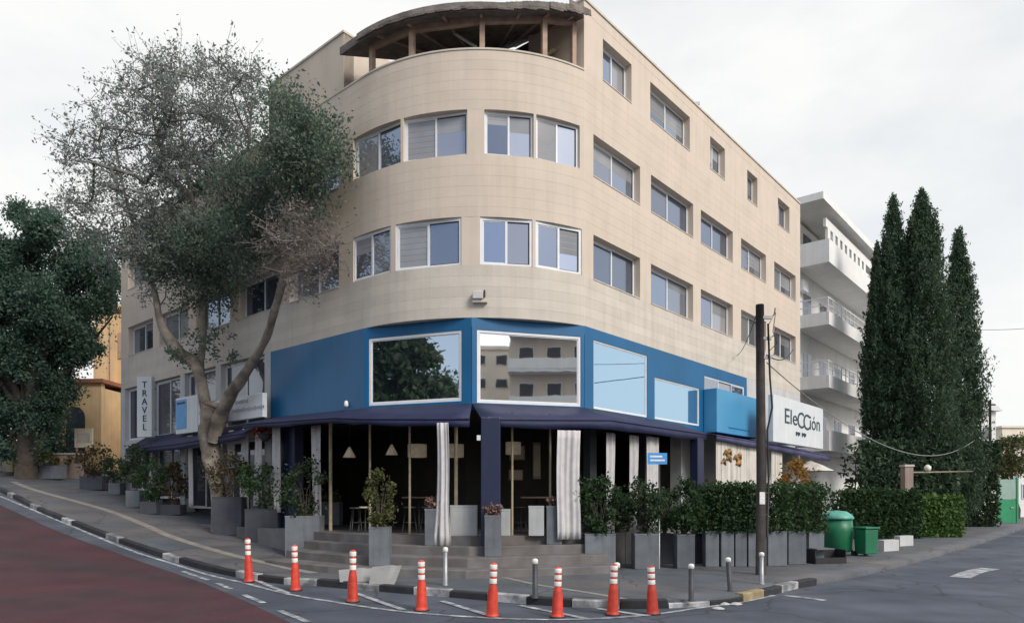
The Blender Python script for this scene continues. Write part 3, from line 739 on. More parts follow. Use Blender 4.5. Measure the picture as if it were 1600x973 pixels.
# ------------------------------------------------------------------ awnings
AP = [onL(5.3), onL(0.0), onA(kA(606)), onA(kB), VC, onR(19.5)]
def awning(name, i0, i1, zw, zf, zv, off, m, label, sub=6, path=AP, sag=0.05):
    out_ = offset_path(path, off)[i0:i1]; inn = offset_path(path, 0.05)[i0:i1]
    def dens(P_, Zs):
        o = []
        for i in range(len(P_) - 1):
            for k in range(sub): o.append((P_[i].lerp(P_[i + 1], k / sub), Zs[i] + (Zs[i + 1] - Zs[i]) * k / sub, k))
        o.append((P_[-1], Zs[-1], 0)); return o
    A = dens(inn, zw); B = dens(out_, zf); C = dens(out_, zv); vs = []; fs = []
    for (a, za, k), (b, zb, _), (c, zc, _) in zip(A, B, C):
        s = sag * math.sin(math.pi * k / sub); m_ = a.lerp(b, .5)
        vs += [(a.x, a.y, za), (m_.x, m_.y, (za + zb) / 2 - s * 1.4), (b.x, b.y, zb - s * .4)]
    n = len(A)
    for i in range(n - 1):
        for q in range(2): fs.append((i * 3 + q, i * 3 + q + 1, (i + 1) * 3 + q + 1, (i + 1) * 3 + q))
    r = empty(name, (A[0][0].x, A[0][0].y, 0), label=label, cat='awning')
    inv = Matrix.Translation((-A[0][0].x, -A[0][0].y, 0))
    def part(nm, vs, fs, mt):
        b = MB(); b.add(vs, fs, True); o = b.build(nm, mt); o.parent = r; o.matrix_parent_inverse = inv
        md = o.modifiers.new('thick', 'SOLIDIFY'); md.thickness = 0.015; return o
    part('canopy_cloth', vs, fs, m)
    vs = []; fs = []
    for j, ((b, zb, k), (c, zc, _)) in enumerate(zip(B, C)):
        s = sag * .4 * math.sin(math.pi * k / sub)
        vs += [(b.x, b.y, zb - s - 0.004), (c.x, c.y, zc - s + 0.02 * math.sin(j * 1.7))]
    for i in range(len(B) - 1): fs.append((i * 2, i * 2 + 1, i * 2 + 3, i * 2 + 2))
    part('valance', vs, fs, m)
    b = MB(); b.tube([up(p, z - .03) for p, z, _ in B], 0.025, 6); o = b.build('front_bar', m); o.parent = r; o.matrix_parent_inverse = inv
    return r
awning('awning', 0, 4, [5.02, 4.92, 4.9, 4.9], [4.72, 4.56, 4.45, 4.35], [4.55, 4.40, 4.26, 4.12], 1.15, M['navy'], 'navy fabric awning under the mirrored display window with the tree reflection')
mid = onR(5.9)
AP2 = [onA(kB), VC, onR(6.1)]
awning('awning', 0, 3, [4.9, 4.9, 4.85], [4.35, 4.45, 4.45], [4.12, 4.16, 4.2], 1.15, M['navy'], 'navy fabric awning over the terrace entrance right of the dark blue corner post', path=AP2)
AP3 = [onR(6.15), onR(12.5), onR(19.6)]
awning('awning', 0, 3, [4.72, 4.7, 4.62], [4.4, 4.35, 4.2], [4.2, 4.1, 3.9], 1.5, M['navy_grey'], 'faded grey navy awning above the stained white panel and the hedge', path=AP3)
LP = [onL(16.2), onL(11.5), onL(5.5)]
awning('awning', 0, 3, [4.9, 4.9, 4.9], [4.3, 4.3, 4.45], [4.05, 4.05, 4.2], 0.95, M['navy'], 'dark navy awning below the white shop sign behind the tree trunk', path=LP)
# corner post
t = empty('corner_post', (-0.58, 18.95, 0.36), label='wide dark navy square post carrying the corner of the awnings', cat='post')
mb = MB(); mb.box((0, 0, 2.0), (0.52, 0.34, 4.0), -0.05); bevel(mb.build('shaft', M['navy_paint'], t), 0.015)
mb = MB(); mb.box((0, 0, 0.06), (0.62, 0.44, 0.12), -0.05); mb.build('base_plate', M['iron'], t)
mb = MB(); mb.box((-0.33, -0.1, 3.45), (0.10, 0.1, 0.14)); mb.build('lamp', M['frame'], t)
p = onR(5.5, 1.05)
t = empty('awning_post', (p.x, p.y, 0.15), label='dark navy post at the right end of the terrace awning, left of the stained panel', cat='post')
mb = MB(); mb.box((0, 0, 2.05), (0.5, 0.3, 4.1), math.atan2(dr.y, dr.x)); bevel(mb.build('shaft', M['navy_paint'], t), 0.015)
mb = MB(); mb.box((0, 0, 0.05), (0.6, 0.4, 0.1), math.atan2(dr.y, dr.x)); mb.build('base_plate', M['iron'], t)

# ------------------------------------------------------------------ curtains between the posts
def curtain(x, y, z0, z1, wd, ang, label, pinch=None, m=None):
    """vertical folds; pinch = (height fraction, how tight)"""
    nu, nv = 33, 12; vs = []; fs = []
    for j in range(nv + 1):
        v = j / nv; k = 1.0
        if pinch: k = 1 - pinch[1] * math.exp(-((v - pinch[0]) / 0.22) ** 2)
        for i in range(nu + 1):
            u = i / nu - 0.5
            yy = 0.026 * math.sin(u * 2 * math.pi * max(3, wd * 6) + .8 * math.sin(v * 2.1 + x)) * (0.6 + 0.4 * k) + 0.03 * math.sin(u * 9 + v * 1.7 + x)
            xx = u * wd * k + 0.02 * math.sin(v * 5 + x)
            vs.append((xx, yy, z0 + (z1 - z0) * v))
    for j in range(nv):
        for i in range(nu):
            a = j * (nu + 1) + i; fs.append((a, a + 1, a + nu + 2, a + nu + 1))
    b = MB(); b.add(vs, fs, True); o = b.build('curtain', m or M['curtain'], None, label=label, cat='curtain', group='white curtains tied between the awning posts')
    o.location = (x, y, 0); o.rotation_euler = (0, 0, ang)
    md = o.modifiers.new('thick', 'SOLIDIFY'); md.thickness = 0.012
    return o
aL, aR = math.atan2(-dl.y, -dl.x), math.atan2(dr.y, dr.x)
def cur_front(px, Y, y0, y1, wpx, ang, label, pinch=None):
    x = px2x(px, Y); curtain(x, Y, pz(y1, Y), pz(y0, Y), wpx * Y / F / max(.35, abs(math.cos(ang))), ang, label, pinch)
cur_front(691, 18.9, 660, 852, 19, -0.25, 'white curtain hanging left of the dark blue corner post, down to the step', (0.0, -0.5))
cur_front(889, 19.35, 672, 842, 38, 0.25, 'widest white curtain with deep folds right of the terrace entrance')
cur_front(955, 20.9, 676, 850, 17, aR, 'narrow white curtain second from the terrace entrance behind the shrub')
cur_front(991, 21.9, 680, 830, 16, aR, 'narrow white curtain left of the small blue street sign')
cur_front(1020, 22.6, 682, 830, 24, aR, 'white curtain right behind the small blue street sign')
cur_front(495, 22.2, 664, 840, 19, aL, 'white curtain at the left end of the open terrace, above the square planter')
cur_front(431, wallY(431) - .95, 664, 800, 22, aL, 'white curtain just right of the red hanging basket')
cur_front(402, wallY(402) - .95, 668, 790, 15, aL, 'white curtain left of the red hanging basket')
cur_front(381, wallY(381) - .95, 670, 790, 14, aL, 'white curtain two places left of the red hanging basket')
cur_front(361, wallY(361) - .95, 672, 790, 12, aL, 'white curtain just right of the tree trunk')
cur_front(298, wallY(298) - .95, 680, 792, 13, aL, 'white curtain left of the tree trunk under the dark awning')
# stained vinyl panels on the right
def vinyl(a0, a1, z0, z1, off, label, art=False):
    n = int((a1 - a0) / 0.45) + 1; t = empty('vinyl_screen', up(onR(a0, off), 0), label=label, cat='screen')
    wd = (a1 - a0) / n
    for i in range(n):
        b = MB(); b.obox(Vector(up(onR(a0 + wd * i, off) - onR(a0, off), z0)), dr * (wd - 0.02), nr * (0.02 + 0.01 * (i % 2)), Vector((0, 0, z1 - z0)))
        b.build('screen_strip', M['vinyl'], t)
    if art:
        b = MB()
        for k in range(9):
            u, v = rng.random() * 1.6, rng.random() * 0.6
            c = onR(a0 + 0.35 + u, off + 0.045) - onR(a0, off)
            b.tube([up(c, z1 - 0.35 - v), up(c + dr * 0.2, z1 - 0.25 - v), up(c + dr * 0.42, z1 - 0.42 - v)], [0.03, 0.10, 0.02], 5)
        b.build('printed_art', M['print'], t)
    return t
vinyl(6.5, 11.3, 1.9, 4.2, 1.3, 'white screen of tall strips with brown stains and an orange print under the faded awning', True)
vinyl(12.0, 13.3, 2.2, 4.1, 1.3, 'narrow white screen just right of the utility pole')

# ------------------------------------------------------------------ signs
def text_mesh(s, size, depth=0.012, ls=1.0, xs=1.0):
    c = bpy.data.curves.new('t', 'FONT'); c.body = s; c.size = size; c.extrude = depth; c.align_x = 'CENTER'; c.align_y = 'CENTER'; c.space_character = ls; c.space_line = 0.82; c.resolution_u = 3
    o = bpy.data.objects.new('t', c); col.objects.link(o); bpy.context.view_layer.update()
    me = bpy.data.meshes.new_from_object(o.evaluated_get(bpy.context.evaluated_depsgraph_get()))
    bpy.data.objects.remove(o); 
    if xs != 1.0: me.transform(Matrix.Diagonal((xs, 1, 1, 1)))
    return me
def sign_box(name, loc, ang, wd, h, dp, m, label):
    """a box sign; local x along it, local -y its face"""
    t = empty(name, loc, ang, label=label, cat='sign')
    b = MB(); b.box((0, 0, h / 2), (wd, dp, h)); bevel(b.build('sign_body', m, t), 0.02)
    return t
def letters(t, s, size, x, z, dp, m, name='lettering', ls=1.0, xs=1.0, bold=0.0):
    me = text_mesh(s, size, 0.012, ls, xs); o = link_mesh(name, me, m, t)
    o.rotation_euler = (R(90), 0, 0); o.location = (x, -dp / 2 - 0.006, z); return o
p = onR(14.39, 1.62)
t = sign_box('shop_sign', (p.x, p.y, 4.42), aR, 6.6, 1.95, 0.22, M['sign_white'], 'big white sign with dark lettering and doubled C beside the utility pole')
def letters_fit(t, s_, x0, x1, z0, z1, dp, m, name='lettering'):
    me = text_mesh(s_, 1.0); co = np.array([v.co[:] for v in me.vertices]); lo, hi = co.min(0), co.max(0)
    sx_, sy_ = (x1 - x0) / (hi[0] - lo[0]), (z1 - z0) / (hi[1] - lo[1])
    for v in me.vertices: v.co = ((v.co.x - lo[0]) * sx_, (v.co.y - lo[1]) * sy_, v.co.z)
    o = link_mesh(name, me, m, t); o.rotation_euler = (R(90), 0, 0); o.location = (x0, -dp / 2 - .006, z0); return o
letters_fit(t, 'Ele', -1.97, -0.42, 0.86, 1.50, .22, M['letter'])
letters_fit(t, 'C', -0.40, 0.46, 0.78, 1.50, .22, M['letter'])
letters_fit(t, 'C', 0.40, 1.26, 0.76, 1.48, .222, M['letter'])
letters_fit(t, 'i\u00f3n', 1.30, 2.75, 0.82, 1.44, .22, M['letter'])
for x in (-0.55, 0.25):
    b = MB()
    for k in range(4): b.box((x + k * 0.15, -0.118, 0.50 + 0.02 * (k % 2)), (0.11, 0.012, 0.13 + 0.06 * ((k + 1) % 2)))
    b.build('small_print', M['letter'], t)
for x in (-2.4, 0, 2.4):
    b = MB(); b.box((x, 0.5, 0.1), (0.06, 0.8, 0.06)); b.build('bracket', M['steel'], t)
# vertical TRAVEL sign
def aLpx(px, off):
    q = (px - 800) / F; o = onL(0, off); return -(o.x - q * o.y) / (dl.x - q * dl.y)
O = onL(aLpx(228, .75), 0.75)
t = sign_box('travel_sign', (O.x, O.y, 4.75), aL + 0.55, 0.72, 2.65, 0.22, M['sign_white'], 'tall white upright sign with black letters TRAVEL at the left end of the building')
for i, ch in enumerate('TRAVEL'): letters(t, ch, 0.40, 0.02, 2.28 - i * 0.37, 0.22, M['letter_black'], name='letter')
b = MB(); b.box((0, 0.35, 0.4), (0.06, 0.6, 0.06)); b.box((0, 0.35, 2.2), (0.06, 0.6, 0.06)); b.build('bracket', M['steel'], t)
# long white fascia sign
fa, fb = aLpx(414, .45), aLpx(313, .45)
O = onL((fa + fb) / 2, .45)
t = sign_box('fascia_sign', (O.x, O.y, 4.98), aL, fb - fa, 0.86, 0.18, M['sign_white'], 'long white fascia sign behind the tree trunk, above the dark awning')
faded = mat('faded_sign_print', (0.34, 0.36, 0.42), 0.7)
for r_, (n_, z_) in enumerate(((7, 0.66), (17, 0.36))):
    b = MB()
    for k in range(n_): b.box((0.3 + k * 0.14 + 0.3 * (1 - r_) , -0.096, z_), (0.10, 0.012, 0.10 + 0.05 * ((k * 7) % 3 == 0)))
    b.build('faint_lettering', faded, t)
ga, gb = aLpx(312, .45) , aLpx(277, .45)
O = onL((ga + gb) / 2, .45)
t = sign_box('blue_shop_sign', (O.x, O.y, 4.75), aL, gb - ga - .05, 1.5, 0.16, M['sign_white'], 'pale sign with a bright blue square left of the tree trunk')
b = MB(); b.box((-0.22 * (gb - ga), -0.088, .8), (.46 * (gb - ga), 0.016, 1.2)); b.build('blue_square', mat('bright_blue_print', (0.06, 0.30, 0.62), 0.4), t)
b = MB(); b.box((-0.22 * (gb - ga), -0.098, 1.26), (.36 * (gb - ga), 0.006, 0.09)); b.build('title_bar', M['letter'], t)
# blue box sign on the right wing
p = onR(7.85 * TR, 0.32)
t = sign_box('blue_box_sign', (p.x, p.y, 4.68), aR, 3.3 * TR, 1.72, 0.55, M['bluesign'], 'plain light blue box panel projecting from the right end of the blue storey')
b = MB(); b.box((0, -0.277, 0.25), (2.2, 0.01, 0.05)); b.build('trim_line', M['blue'], t)
# small blue street sign on a thin post
p = hit(1030, 888, 0.15)
t = empty('street_sign', p, label='small bright blue street name sign on a thin post in front of the curtain', cat='sign')
b = MB(); b.tube([(0.0, 0, 0), (0.0, 0, 3.3)], 0.025, 8); b.build('post', M['steel'], t)
b = MB(); b.box((-0.06, -0.04, 3.13), (0.56, 0.02, 0.32), 0.1); b.build('sign_plate', M['street_blue'], t)
for xx, ww, zz in ((-.10, .36, 3.19), (-.06, .42, 3.08)):
    b = MB(); b.box((xx, -0.056, zz), (ww, 0.008, 0.05), 0.1); b.build('faint_lettering', M['refl'], t)
# floodlight, wall lamp
p = onA(kA(747)); q = (p - AC).normalized()
t = empty('floodlight', up(p, 8.0), math.atan2(q.y, q.x) + R(90), label='small cream floodlight box on the stone wall above the mirrored windows', cat='lamp')
b = MB(); b.box((0, -0.12, 0.0), (0.30, 0.2, 0.22)); bevel(b.build('housing', M['curtain'], t), 0.02)
b = MB(); b.box((0.06, -0.06, -0.15), (0.42, 0.18, 0.08)); b.build('visor', M['stone_pale'], t)
b = MB(); b.box((0.19, -0.06, 0.08), (0.05, 0.1, 0.18)); b.build('bracket', M['seal'], t)
p = onL(0.75, 0.08)
t = empty('wall_lamp', up(p, 5.02), aL, label='tiny white lamp on the dark blue wall left of the mirrored window', cat='lamp')
b = MB(); b.lathe((0, -0.03, 0), [(0.05, 0), (0.075, 0.05), (0.06, 0.16), (0.03, 0.2)], 10); b.build('shade', M['refl'], t)
b = MB(); b.box((0, 0.02, 0.1), (0.08, 0.05, 0.1)); b.build('mount', M['seal'], t)

# ------------------------------------------------------------------ foliage
def leaves(name, pts, size, m, parent=None, aspect=0.5, updir=0.0, **k):
    pts = np.asarray(pts, float); n = len(pts)
    d = rng.normal(size=(n, 3)); d[:, 2] += updir; d /= np.linalg.norm(d, axis=1)[:, None]
    e = rng.normal(size=(n, 3)); e -= (e * d).sum(1)[:, None] * d; e /= np.linalg.norm(e, axis=1)[:, None]
    s = size * (0.6 + 0.8 * rng.random(n))[:, None]
    v = np.empty((n, 4, 3)); v[:, 0] = pts - d * s * .5; v[:, 2] = pts + d * s * .5
    v[:, 1] = pts + e * s * .5 * aspect + d * s * .08; v[:, 3] = pts - e * s * .5 * aspect + d * s * .08
    me = bpy.data.meshes.new(name)
    me.vertices.add(n * 4); me.vertices.foreach_set('co', v.reshape(-1))
    me.loops.add(n * 4); me.loops.foreach_set('vertex_index', np.arange(n * 4, dtype=np.int32))
    me.polygons.add(n); me.polygons.foreach_set('loop_start', np.arange(0, n * 4, 4, dtype=np.int32)); me.polygons.foreach_set('loop_total', np.full(n, 4, np.int32))
    me.update(); me.validate()
    return tag(link_mesh(name, me, m, parent), **k)
def ball(n, c, r, shell=0.0):
    d = rng.normal(size=(n, 3)); d /= np.linalg.norm(d, axis=1)[:, None]
    rad = (shell + (1 - shell) * rng.random(n)) ** (1 / 3)
    return np.asarray(c) + d * rad[:, None] * np.asarray(r)
def clumped(n, c, r, nc, cs, shell=0.3):
    cen = ball(nc, c, r, shell); w_ = 0.5 + rng.random(nc)
    idx = rng.choice(nc, n, p=w_ / w_.sum()); return cen[idx] + rng.normal(size=(n, 3)) * cs * (0.6 + 0.8 * rng.random(nc))[idx][:, None]

def greedy_branches(trunk_nodes, targets, r_tip=0.012, r_pow=0.45, maxr=0.16, jit=0.12):
    """links every crown point to the nearest point already on the skeleton, then thickens by what each carries"""
    P_ = [np.array(p, float) for p in trunk_nodes]; par = list(range(-1, len(P_) - 1))
    base_n = len(P_)
    order = sorted(range(len(targets)), key=lambda i: np.linalg.norm(targets[i] - P_[-1]))
    for i in order:
        t = targets[i]; A = np.array(P_)
        dv = (A - t) * (1.35, 1.35, .8); dd = np.linalg.norm(dv, axis=1) + 1.6 * np.maximum(0, A[:, 2] - t[2] + .1)
        j = int(dd.argmin()); d = np.linalg.norm(P_[j] - t); n = max(1, int(d / 0.55)); a = P_[j].copy(); prev = j
        for s in range(1, n + 1):
            u = s / n; q = a + (t - a) * u + rng.normal(size=3) * jit * math.sin(math.pi * u) + np.array((0, 0, -0.06 * d * math.sin(math.pi * u)))
            P_.append(q); par.append(prev); prev = len(P_) - 1
    cnt = [0] * len(P_)
    for i in range(len(P_) - 1, 0, -1):
        cnt[i] += 1
        if par[i] >= 0: cnt[par[i]] += cnt[i]
    return P_, par, cnt, base_n

# the street tree with the forked trunk
TY = 25.0
def tw(px, py, dy=0.0): Y = min(TY, wallY(px) - 2.1) + dy; return np.array((px2x(px, Y), Y, pz(py, Y)))
tb = hit(333, 815, 0.15); TY = 26.0
tz = zg(px2x(344, TY), TY) + 0.15
tree = empty('street_tree', (px2x(344, TY), TY, tz), label='tall street tree with pale forked trunk and thin see-through crown by the left facade', cat='tree')
tinv = Matrix.Translation((-px2x(344, TY), -TY, -tz))
def TP_(o): o.parent = tree; o.matrix_parent_inverse = tinv; return o
def limb(pts, rad, nm='limb', n=10):
    p = catmull3(pts); r_ = np.interp(np.linspace(0, 1, len(p)), np.linspace(0, 1, len(rad)), rad)
    b = MB(); b.tube(p, r_, n)
    for q in range(len(b.v)):
        i, k = divmod(q, n); th = 2 * math.pi * k / n; f = 1 + .13 * math.sin(2 * th + i * .22) + .09 * math.sin(3 * th - i * .35 + 1) + .05 * math.sin(5 * th + i * .9) + .04 * math.sin(i * 1.3)
        if i < len(p): b.v[q] = tuple(p[i] + (Vector(b.v[q]) - p[i]) * f)
    return TP_(b.build(nm, M['bark'])), p
def catmull3(P, per=6):
    P = [Vector(p) for p in P]; o = []
    for i in range(len(P) - 1):
        a, b, c, d = P[max(i - 1, 0)], P[i], P[i + 1], P[min(i + 2, len(P) - 1)]
        for k in range(per):
            t = k / per; o.append(0.5 * ((2 * b) + (c - a) * t + (2 * a - 5 * b + 4 * c - d) * t * t + (3 * b - a - 3 * c + d) * t ** 3))
    o.append(P[-1]); return o
limb([tw(346, 850), tw(343, 790), tw(336, 740), tw(330, 710), tw(327, 680), tw(330, 650), tw(334, 632)], [0.34, 0.29, 0.28, 0.29, 0.33, 0.37, 0.35], 'trunk', 18)
_, l1 = limb([tw(331, 690), tw(326, 655), tw(318, 612), tw(305, 570), tw(278, 548), tw(252, 505), tw(243, 460, .4), tw(232, 420, .8), tw(224, 380, 1.0)], [0.20, 0.26, 0.22, 0.20, 0.21, 0.15, 0.11, 0.09, 0.07])
_, l2 = limb([tw(334, 690), tw(342, 655), tw(360, 618), tw(385, 580), tw(412, 535), tw(428, 490, -.3), tw(442, 440, -.4), tw(455, 390, -.4), tw(470, 330, -.3), tw(478, 260, 0)], [0.20, 0.24, 0.20, 0.17, 0.14, 0.12, 0.10, 0.08, 0.06, 0.04])
_, l3 = limb([tw(312, 585), tw(316, 540, .5), tw(318, 480, .7), tw(319, 430, .5), tw(312, 370, .3), tw(300, 310, .2), tw(288, 250, 0), tw(282, 180, 0)], [0.15, 0.14, 0.15, 0.13, 0.10, 0.08, 0.06, 0.035])
_, l4 = limb([tw(319, 440, .5), tw(345, 390, .8), tw(372, 330, .8), tw(385, 260, .5), tw(392, 180, .3)], [0.12, 0.10, 0.08, 0.06, 0.035])
_, l5 = limb([tw(224, 380, 1.0), tw(205, 340, .6), tw(190, 280, .2), tw(180, 220, 0)], [0.08, 0.06, 0.05, 0.03])
_, l6 = limb([tw(300, 310, .2), tw(262, 260, -.6), tw(240, 190, -.9), tw(238, 140, -.8)], [0.07, 0.06, 0.045, 0.03])
kx = TY / F
def lobe(px, py, rx, ry, n, dy=0.0, rd=2.6, shell=0.1):
    c = tw(px, py, dy); k_ = c[1] / F; p = ball(n, c, (rx * k_, rd, ry * k_), shell)
    d = (p[:, :2] - np.array((A0.x, A0.y))) @ np.array((nl.x, nl.y)); low = (p[:, 2] < 16) & (d < .7)
    p[low, :2] += np.array((nl.x, nl.y)) * (.7 - d[low] + .5 * rng.random(low.sum()))[:, None]
    return p
main_t = np.vstack([lobe(300, 195, 112, 104, 95), lobe(210, 250, 95, 110, 55), lobe(330, 290, 110, 110, 40), lobe(190, 350, 90, 75, 34), lobe(392, 165, 34, 52, 14), lobe(250, 420, 60, 50, 12)])
dense_t = np.vstack([lobe(478, 235, 48, 88, 30, -.2, 1.6), lobe(415, 345, 80, 75, 34, .3, 2.0), lobe(330, 420, 75, 62, 26, .3, 1.8), lobe(250, 400, 50, 45, 10, .3, 1.6)])
brown_t = lobe(478, 395, 62, 62, 26, -.6, 1.3)
skel = [tuple(v) for v in l1[6:]] + [tuple(v) for v in l2[12:]] + [tuple(v) for v in l3[6:]] + [tuple(v) for v in l4] + [tuple(v) for v in l5] + [tuple(v) for v in l6]
allt = np.vstack([main_t, dense_t, brown_t])
Pn, par, cnt, bn = greedy_branches(skel, list(allt))
b = MB()
for i in range(bn, len(Pn)):
    j = par[i]; r0 = min(0.07, 0.011 * cnt[j] ** 0.5) if j >= bn else min(0.07, 0.011 * cnt[i] ** 0.5 * 1.15); r1 = min(0.07, 0.011 * cnt[i] ** 0.5)
    b.tube([Pn[j], Pn[i]], [r0, r1], 5, cap=False)
TP_(b.build('branches', M['twig'], kind='stuff'))
# fine twigs at every crown point
b = MB(); lp_main = []; lp_dense = []; lp_brown = []
for gi, (T_, ntw, ln) in enumerate(((main_t, 10, 1.0), (dense_t, 7, 0.8), (brown_t, 8, 0.85))):
    for t in T_:
        for k in range(ntw):
            d = rng.normal(size=3); d[2] = d[2] * .8 + 0.35; d /= np.linalg.norm(d); L_ = ln * (0.5 + 0.8 * rng.random())
            s0 = t + rng.normal(size=3) * 0.12; m_ = s0 + d * L_ * .5 + rng.normal(size=3) * .06; e_ = s0 + d * L_ + rng.normal(size=3) * .1
            b.tube([s0, m_, e_], [0.011, 0.008, 0.004], 3, cap=False)
            for f in np.linspace(0.2, 1.0, 9):
                q = s0 + (e_ - s0) * f + rng.normal(size=3) * 0.07
                (lp_main, lp_dense, lp_brown)[gi].append(q)
TP_(b.build('twigs', M['twig'], kind='stuff'))
TP_(leaves('thin_foliage', lp_main, 0.13, L['olive'], aspect=.45))
dn = np.array(lp_dense); dn = np.vstack([dn + rng.normal(size=dn.shape) * .22 for _ in range(6)])
TP_(leaves('dense_foliage', dn, 0.11, L['green'], aspect=.55))
TP_(leaves('brown_foliage', lp_brown, 0.10, L['brown'], aspect=.5))
TP_(leaves('trunk_sprouts', np.vstack([clumped(500, tw(300, 545), (.9, .6, .5), 14, .14), clumped(350, tw(345, 540), (.7, .6, .6), 10, .14)]), 0.13, L['green']))

# big dark tree at the far left
def big_tree(name, x, y, h0, lobes, m, n, size, label, trunk_r=0.45, group=None, base=None):
    z0 = zg(x, y) if base is None else base
    t = empty(name, (x, y, z0), label=label, cat='tree', group=group)
    b = MB(); b.tube([(0, 0, -.3), (0.1, 0, h0 * .5), (-.1, .1, h0)], [trunk_r * 1.25, trunk_r, trunk_r * .8], 10)
    b.build('trunk', M['bark_dark'], t)
    b = MB()
    for c, r in lobes:
        c = Vector(c) - Vector((x, y, z0))
        for k in range(4):
            q = c + Vector(rng.normal(size=3)) * 0.4 * min(r); b.tube([(0, 0, h0 * .9), Vector((0, 0, h0)).lerp(q, .5) + Vector((0, 0, -.4)), q], [trunk_r * .5, trunk_r * .3, .04], 6)
    b.build('limbs', M['bark_dark'], t)
    vol = [r[0] * r[1] * r[2] for c, r in lobes]; tot = sum(vol); P_ = []
    for (c, r), v in zip(lobes, vol):
        P_.append(clumped(int(n * v / tot), np.array(c) - (x, y, z0), r, max(20, int(120 * v / tot)), min(r) * .14, .45))
    leaves('crown', np.vstack(P_), size, m, t, aspect=.55)
    return t
Yb = 36.0
def wp(px, py, Y): return (px2x(px, Y), Y, pz(py, Y))
kk = Yb / F
big_tree('leafy_tree', px2x(40, Yb), Yb, 4.0, [(wp(70, 420, Yb), (95 * kk, 3.2, 80 * kk)), (wp(105, 480, Yb), (76 * kk, 3, 82 * kk)), (wp(10, 500, Yb), (110 * kk, 3.2, 130 * kk)), (wp(38, 600, Yb), (58 * kk, 2.6, 70 * kk)), (wp(-80, 480, Yb), (100 * kk, 3.2, 150 * kk)), (wp(140, 440, Yb), (44 * kk, 2, 52 * kk)), (wp(30, 668, Yb), (56 * kk, 1.8, 52 * kk)), (wp(70, 590, Yb), (40 * kk, 2, 50 * kk)), (wp(85, 450, Yb), (80 * kk, 2.4, 85 * kk)), (wp(98, 525, Yb), (48 * kk, 2.2, 40 * kk))],
         L['bigtree'], 175000, 0.165, 'big dark leafy tree at the far left in front of the ochre house')

# cypresses on the right
def cypress(px, ytop, wpx, Y, label, n, ybase=835, lean=0.0, twin=False):
    x = px2x(px, Y); z1 = pz(ytop, Y); t = empty('cypress_tree', (x, Y, 0.1), label=label, cat='tree', group='cypress trees on the right street')
    b = MB(); b.tube([(0, 0, -.2), (0, 0, z1 * .5), (lean, 0, z1 * .9)], [.28, .16, .03], 8); b.build('trunk', M['bark_dark'], t)
    ns = int(n * 1.5) // 26
    def prof(u): return np.minimum(np.where(u < .12, .6 + u * 3.0, np.where(u < .45, .93 + .07 * np.sin((u - .12) * 9), (1 - u) ** 0.72 * 1.5)), 1.0) * wpx / 2 * Y / F
    u = rng.random(ns * 3) ** .85; pr = prof(u); keep = rng.random(ns * 3) < np.clip(pr / pr.max() + .15, 0, 1); u, pr = u[keep][:ns], pr[keep][:ns]; m_ = len(u)
    a = rng.random(m_) * 2 * math.pi
    lump = 1 + .15 * np.sin(a * 3 + u * 17 + px) + .12 * np.sin(a * 5 - u * 31)
    r1 = pr * lump * (.55 + .5 * rng.random(m_)); ln = (.7 + 1.1 * rng.random(m_)) * np.clip(pr, .35, 1)
    P0 = np.stack([np.cos(a) * r1 * .55 + lean * u, np.sin(a) * r1 * .55, .3 + u * (z1 - 1.2)], 1)
    P1 = np.stack([np.cos(a) * r1 + lean * u, np.sin(a) * r1, P0[:, 2] + ln], 1)
    f = rng.random((m_, 26)) ** .8
    pts = (P0[:, None, :] + (P1 - P0)[:, None, :] * f[:, :, None] + rng.normal(size=(m_, 26, 3)) * (.16 * (1.15 - f))[:, :, None]).reshape(-1, 3)
    if twin:
        top = pts[:, 2] > z1 * .35; s2 = pts[top] * (.55, .55, .86) + (-.95, 0, 0); pts = np.vstack([pts, s2])
    leaves('crown', pts, 0.19, L['cypress'], t, aspect=.32, updir=1.3)
    return t
cypress(1398, 296, 96, 39, 'cypress with a thin ragged double tip, leftmost of the dark cypresses', 36000, lean=-.1, twin=True)
cypress(1440, 286, 122, 38.5, 'tallest and widest dark cypress with a blunt top', 52000)
cypress(1498, 346, 84, 41, 'shorter sharp pointed cypress, rightmost of the dark cypresses', 34000)

# ------------------------------------------------------------------ shrubs and planters
def shrub_mesh(name, w_, h_, n, size, seed_shape='round'):
    c = (0, 0, h_ * .55); pts = clumped(n, c, (w_ / 2, w_ / 2, h_ / 2), 26, min(w_, h_) * .10, .35)
    if seed_shape == 'box':
        pts = np.stack([(rng.random(n) - .5) * w_, (rng.random(n) - .5) * w_ * .9, rng.random(n) * h_], 1)
        pts += rng.normal(size=pts.shape) * .06
    pts[:, 2] = np.maximum(pts[:, 2], .02); return pts
def shrub(p, w_, h_, m, label, n=900, size=0.11, shape='round', group='shrubs in the grey planters', nm='shrub', stem=True):
    t = empty(nm, p, label=label, cat='shrub', group=group)
    leaves('foliage', shrub_mesh('f', w_, h_, n, size, shape), size, m, t, aspect=.55, updir=.4)
    b = MB()
    for k in range(6):
        a = k * 1.05; b.tube([(0.03 * math.cos(a), .03 * math.sin(a), -.03), (w_ * .15 * math.cos(a), w_ * .15 * math.sin(a), h_ * .45), (w_ * .3 * math.cos(a + .4), w_ * .3 * math.sin(a + .4), h_ * .85)], [.018, .012, .005], 5)
    b.build('stems', M['bark_dark'], t); return t
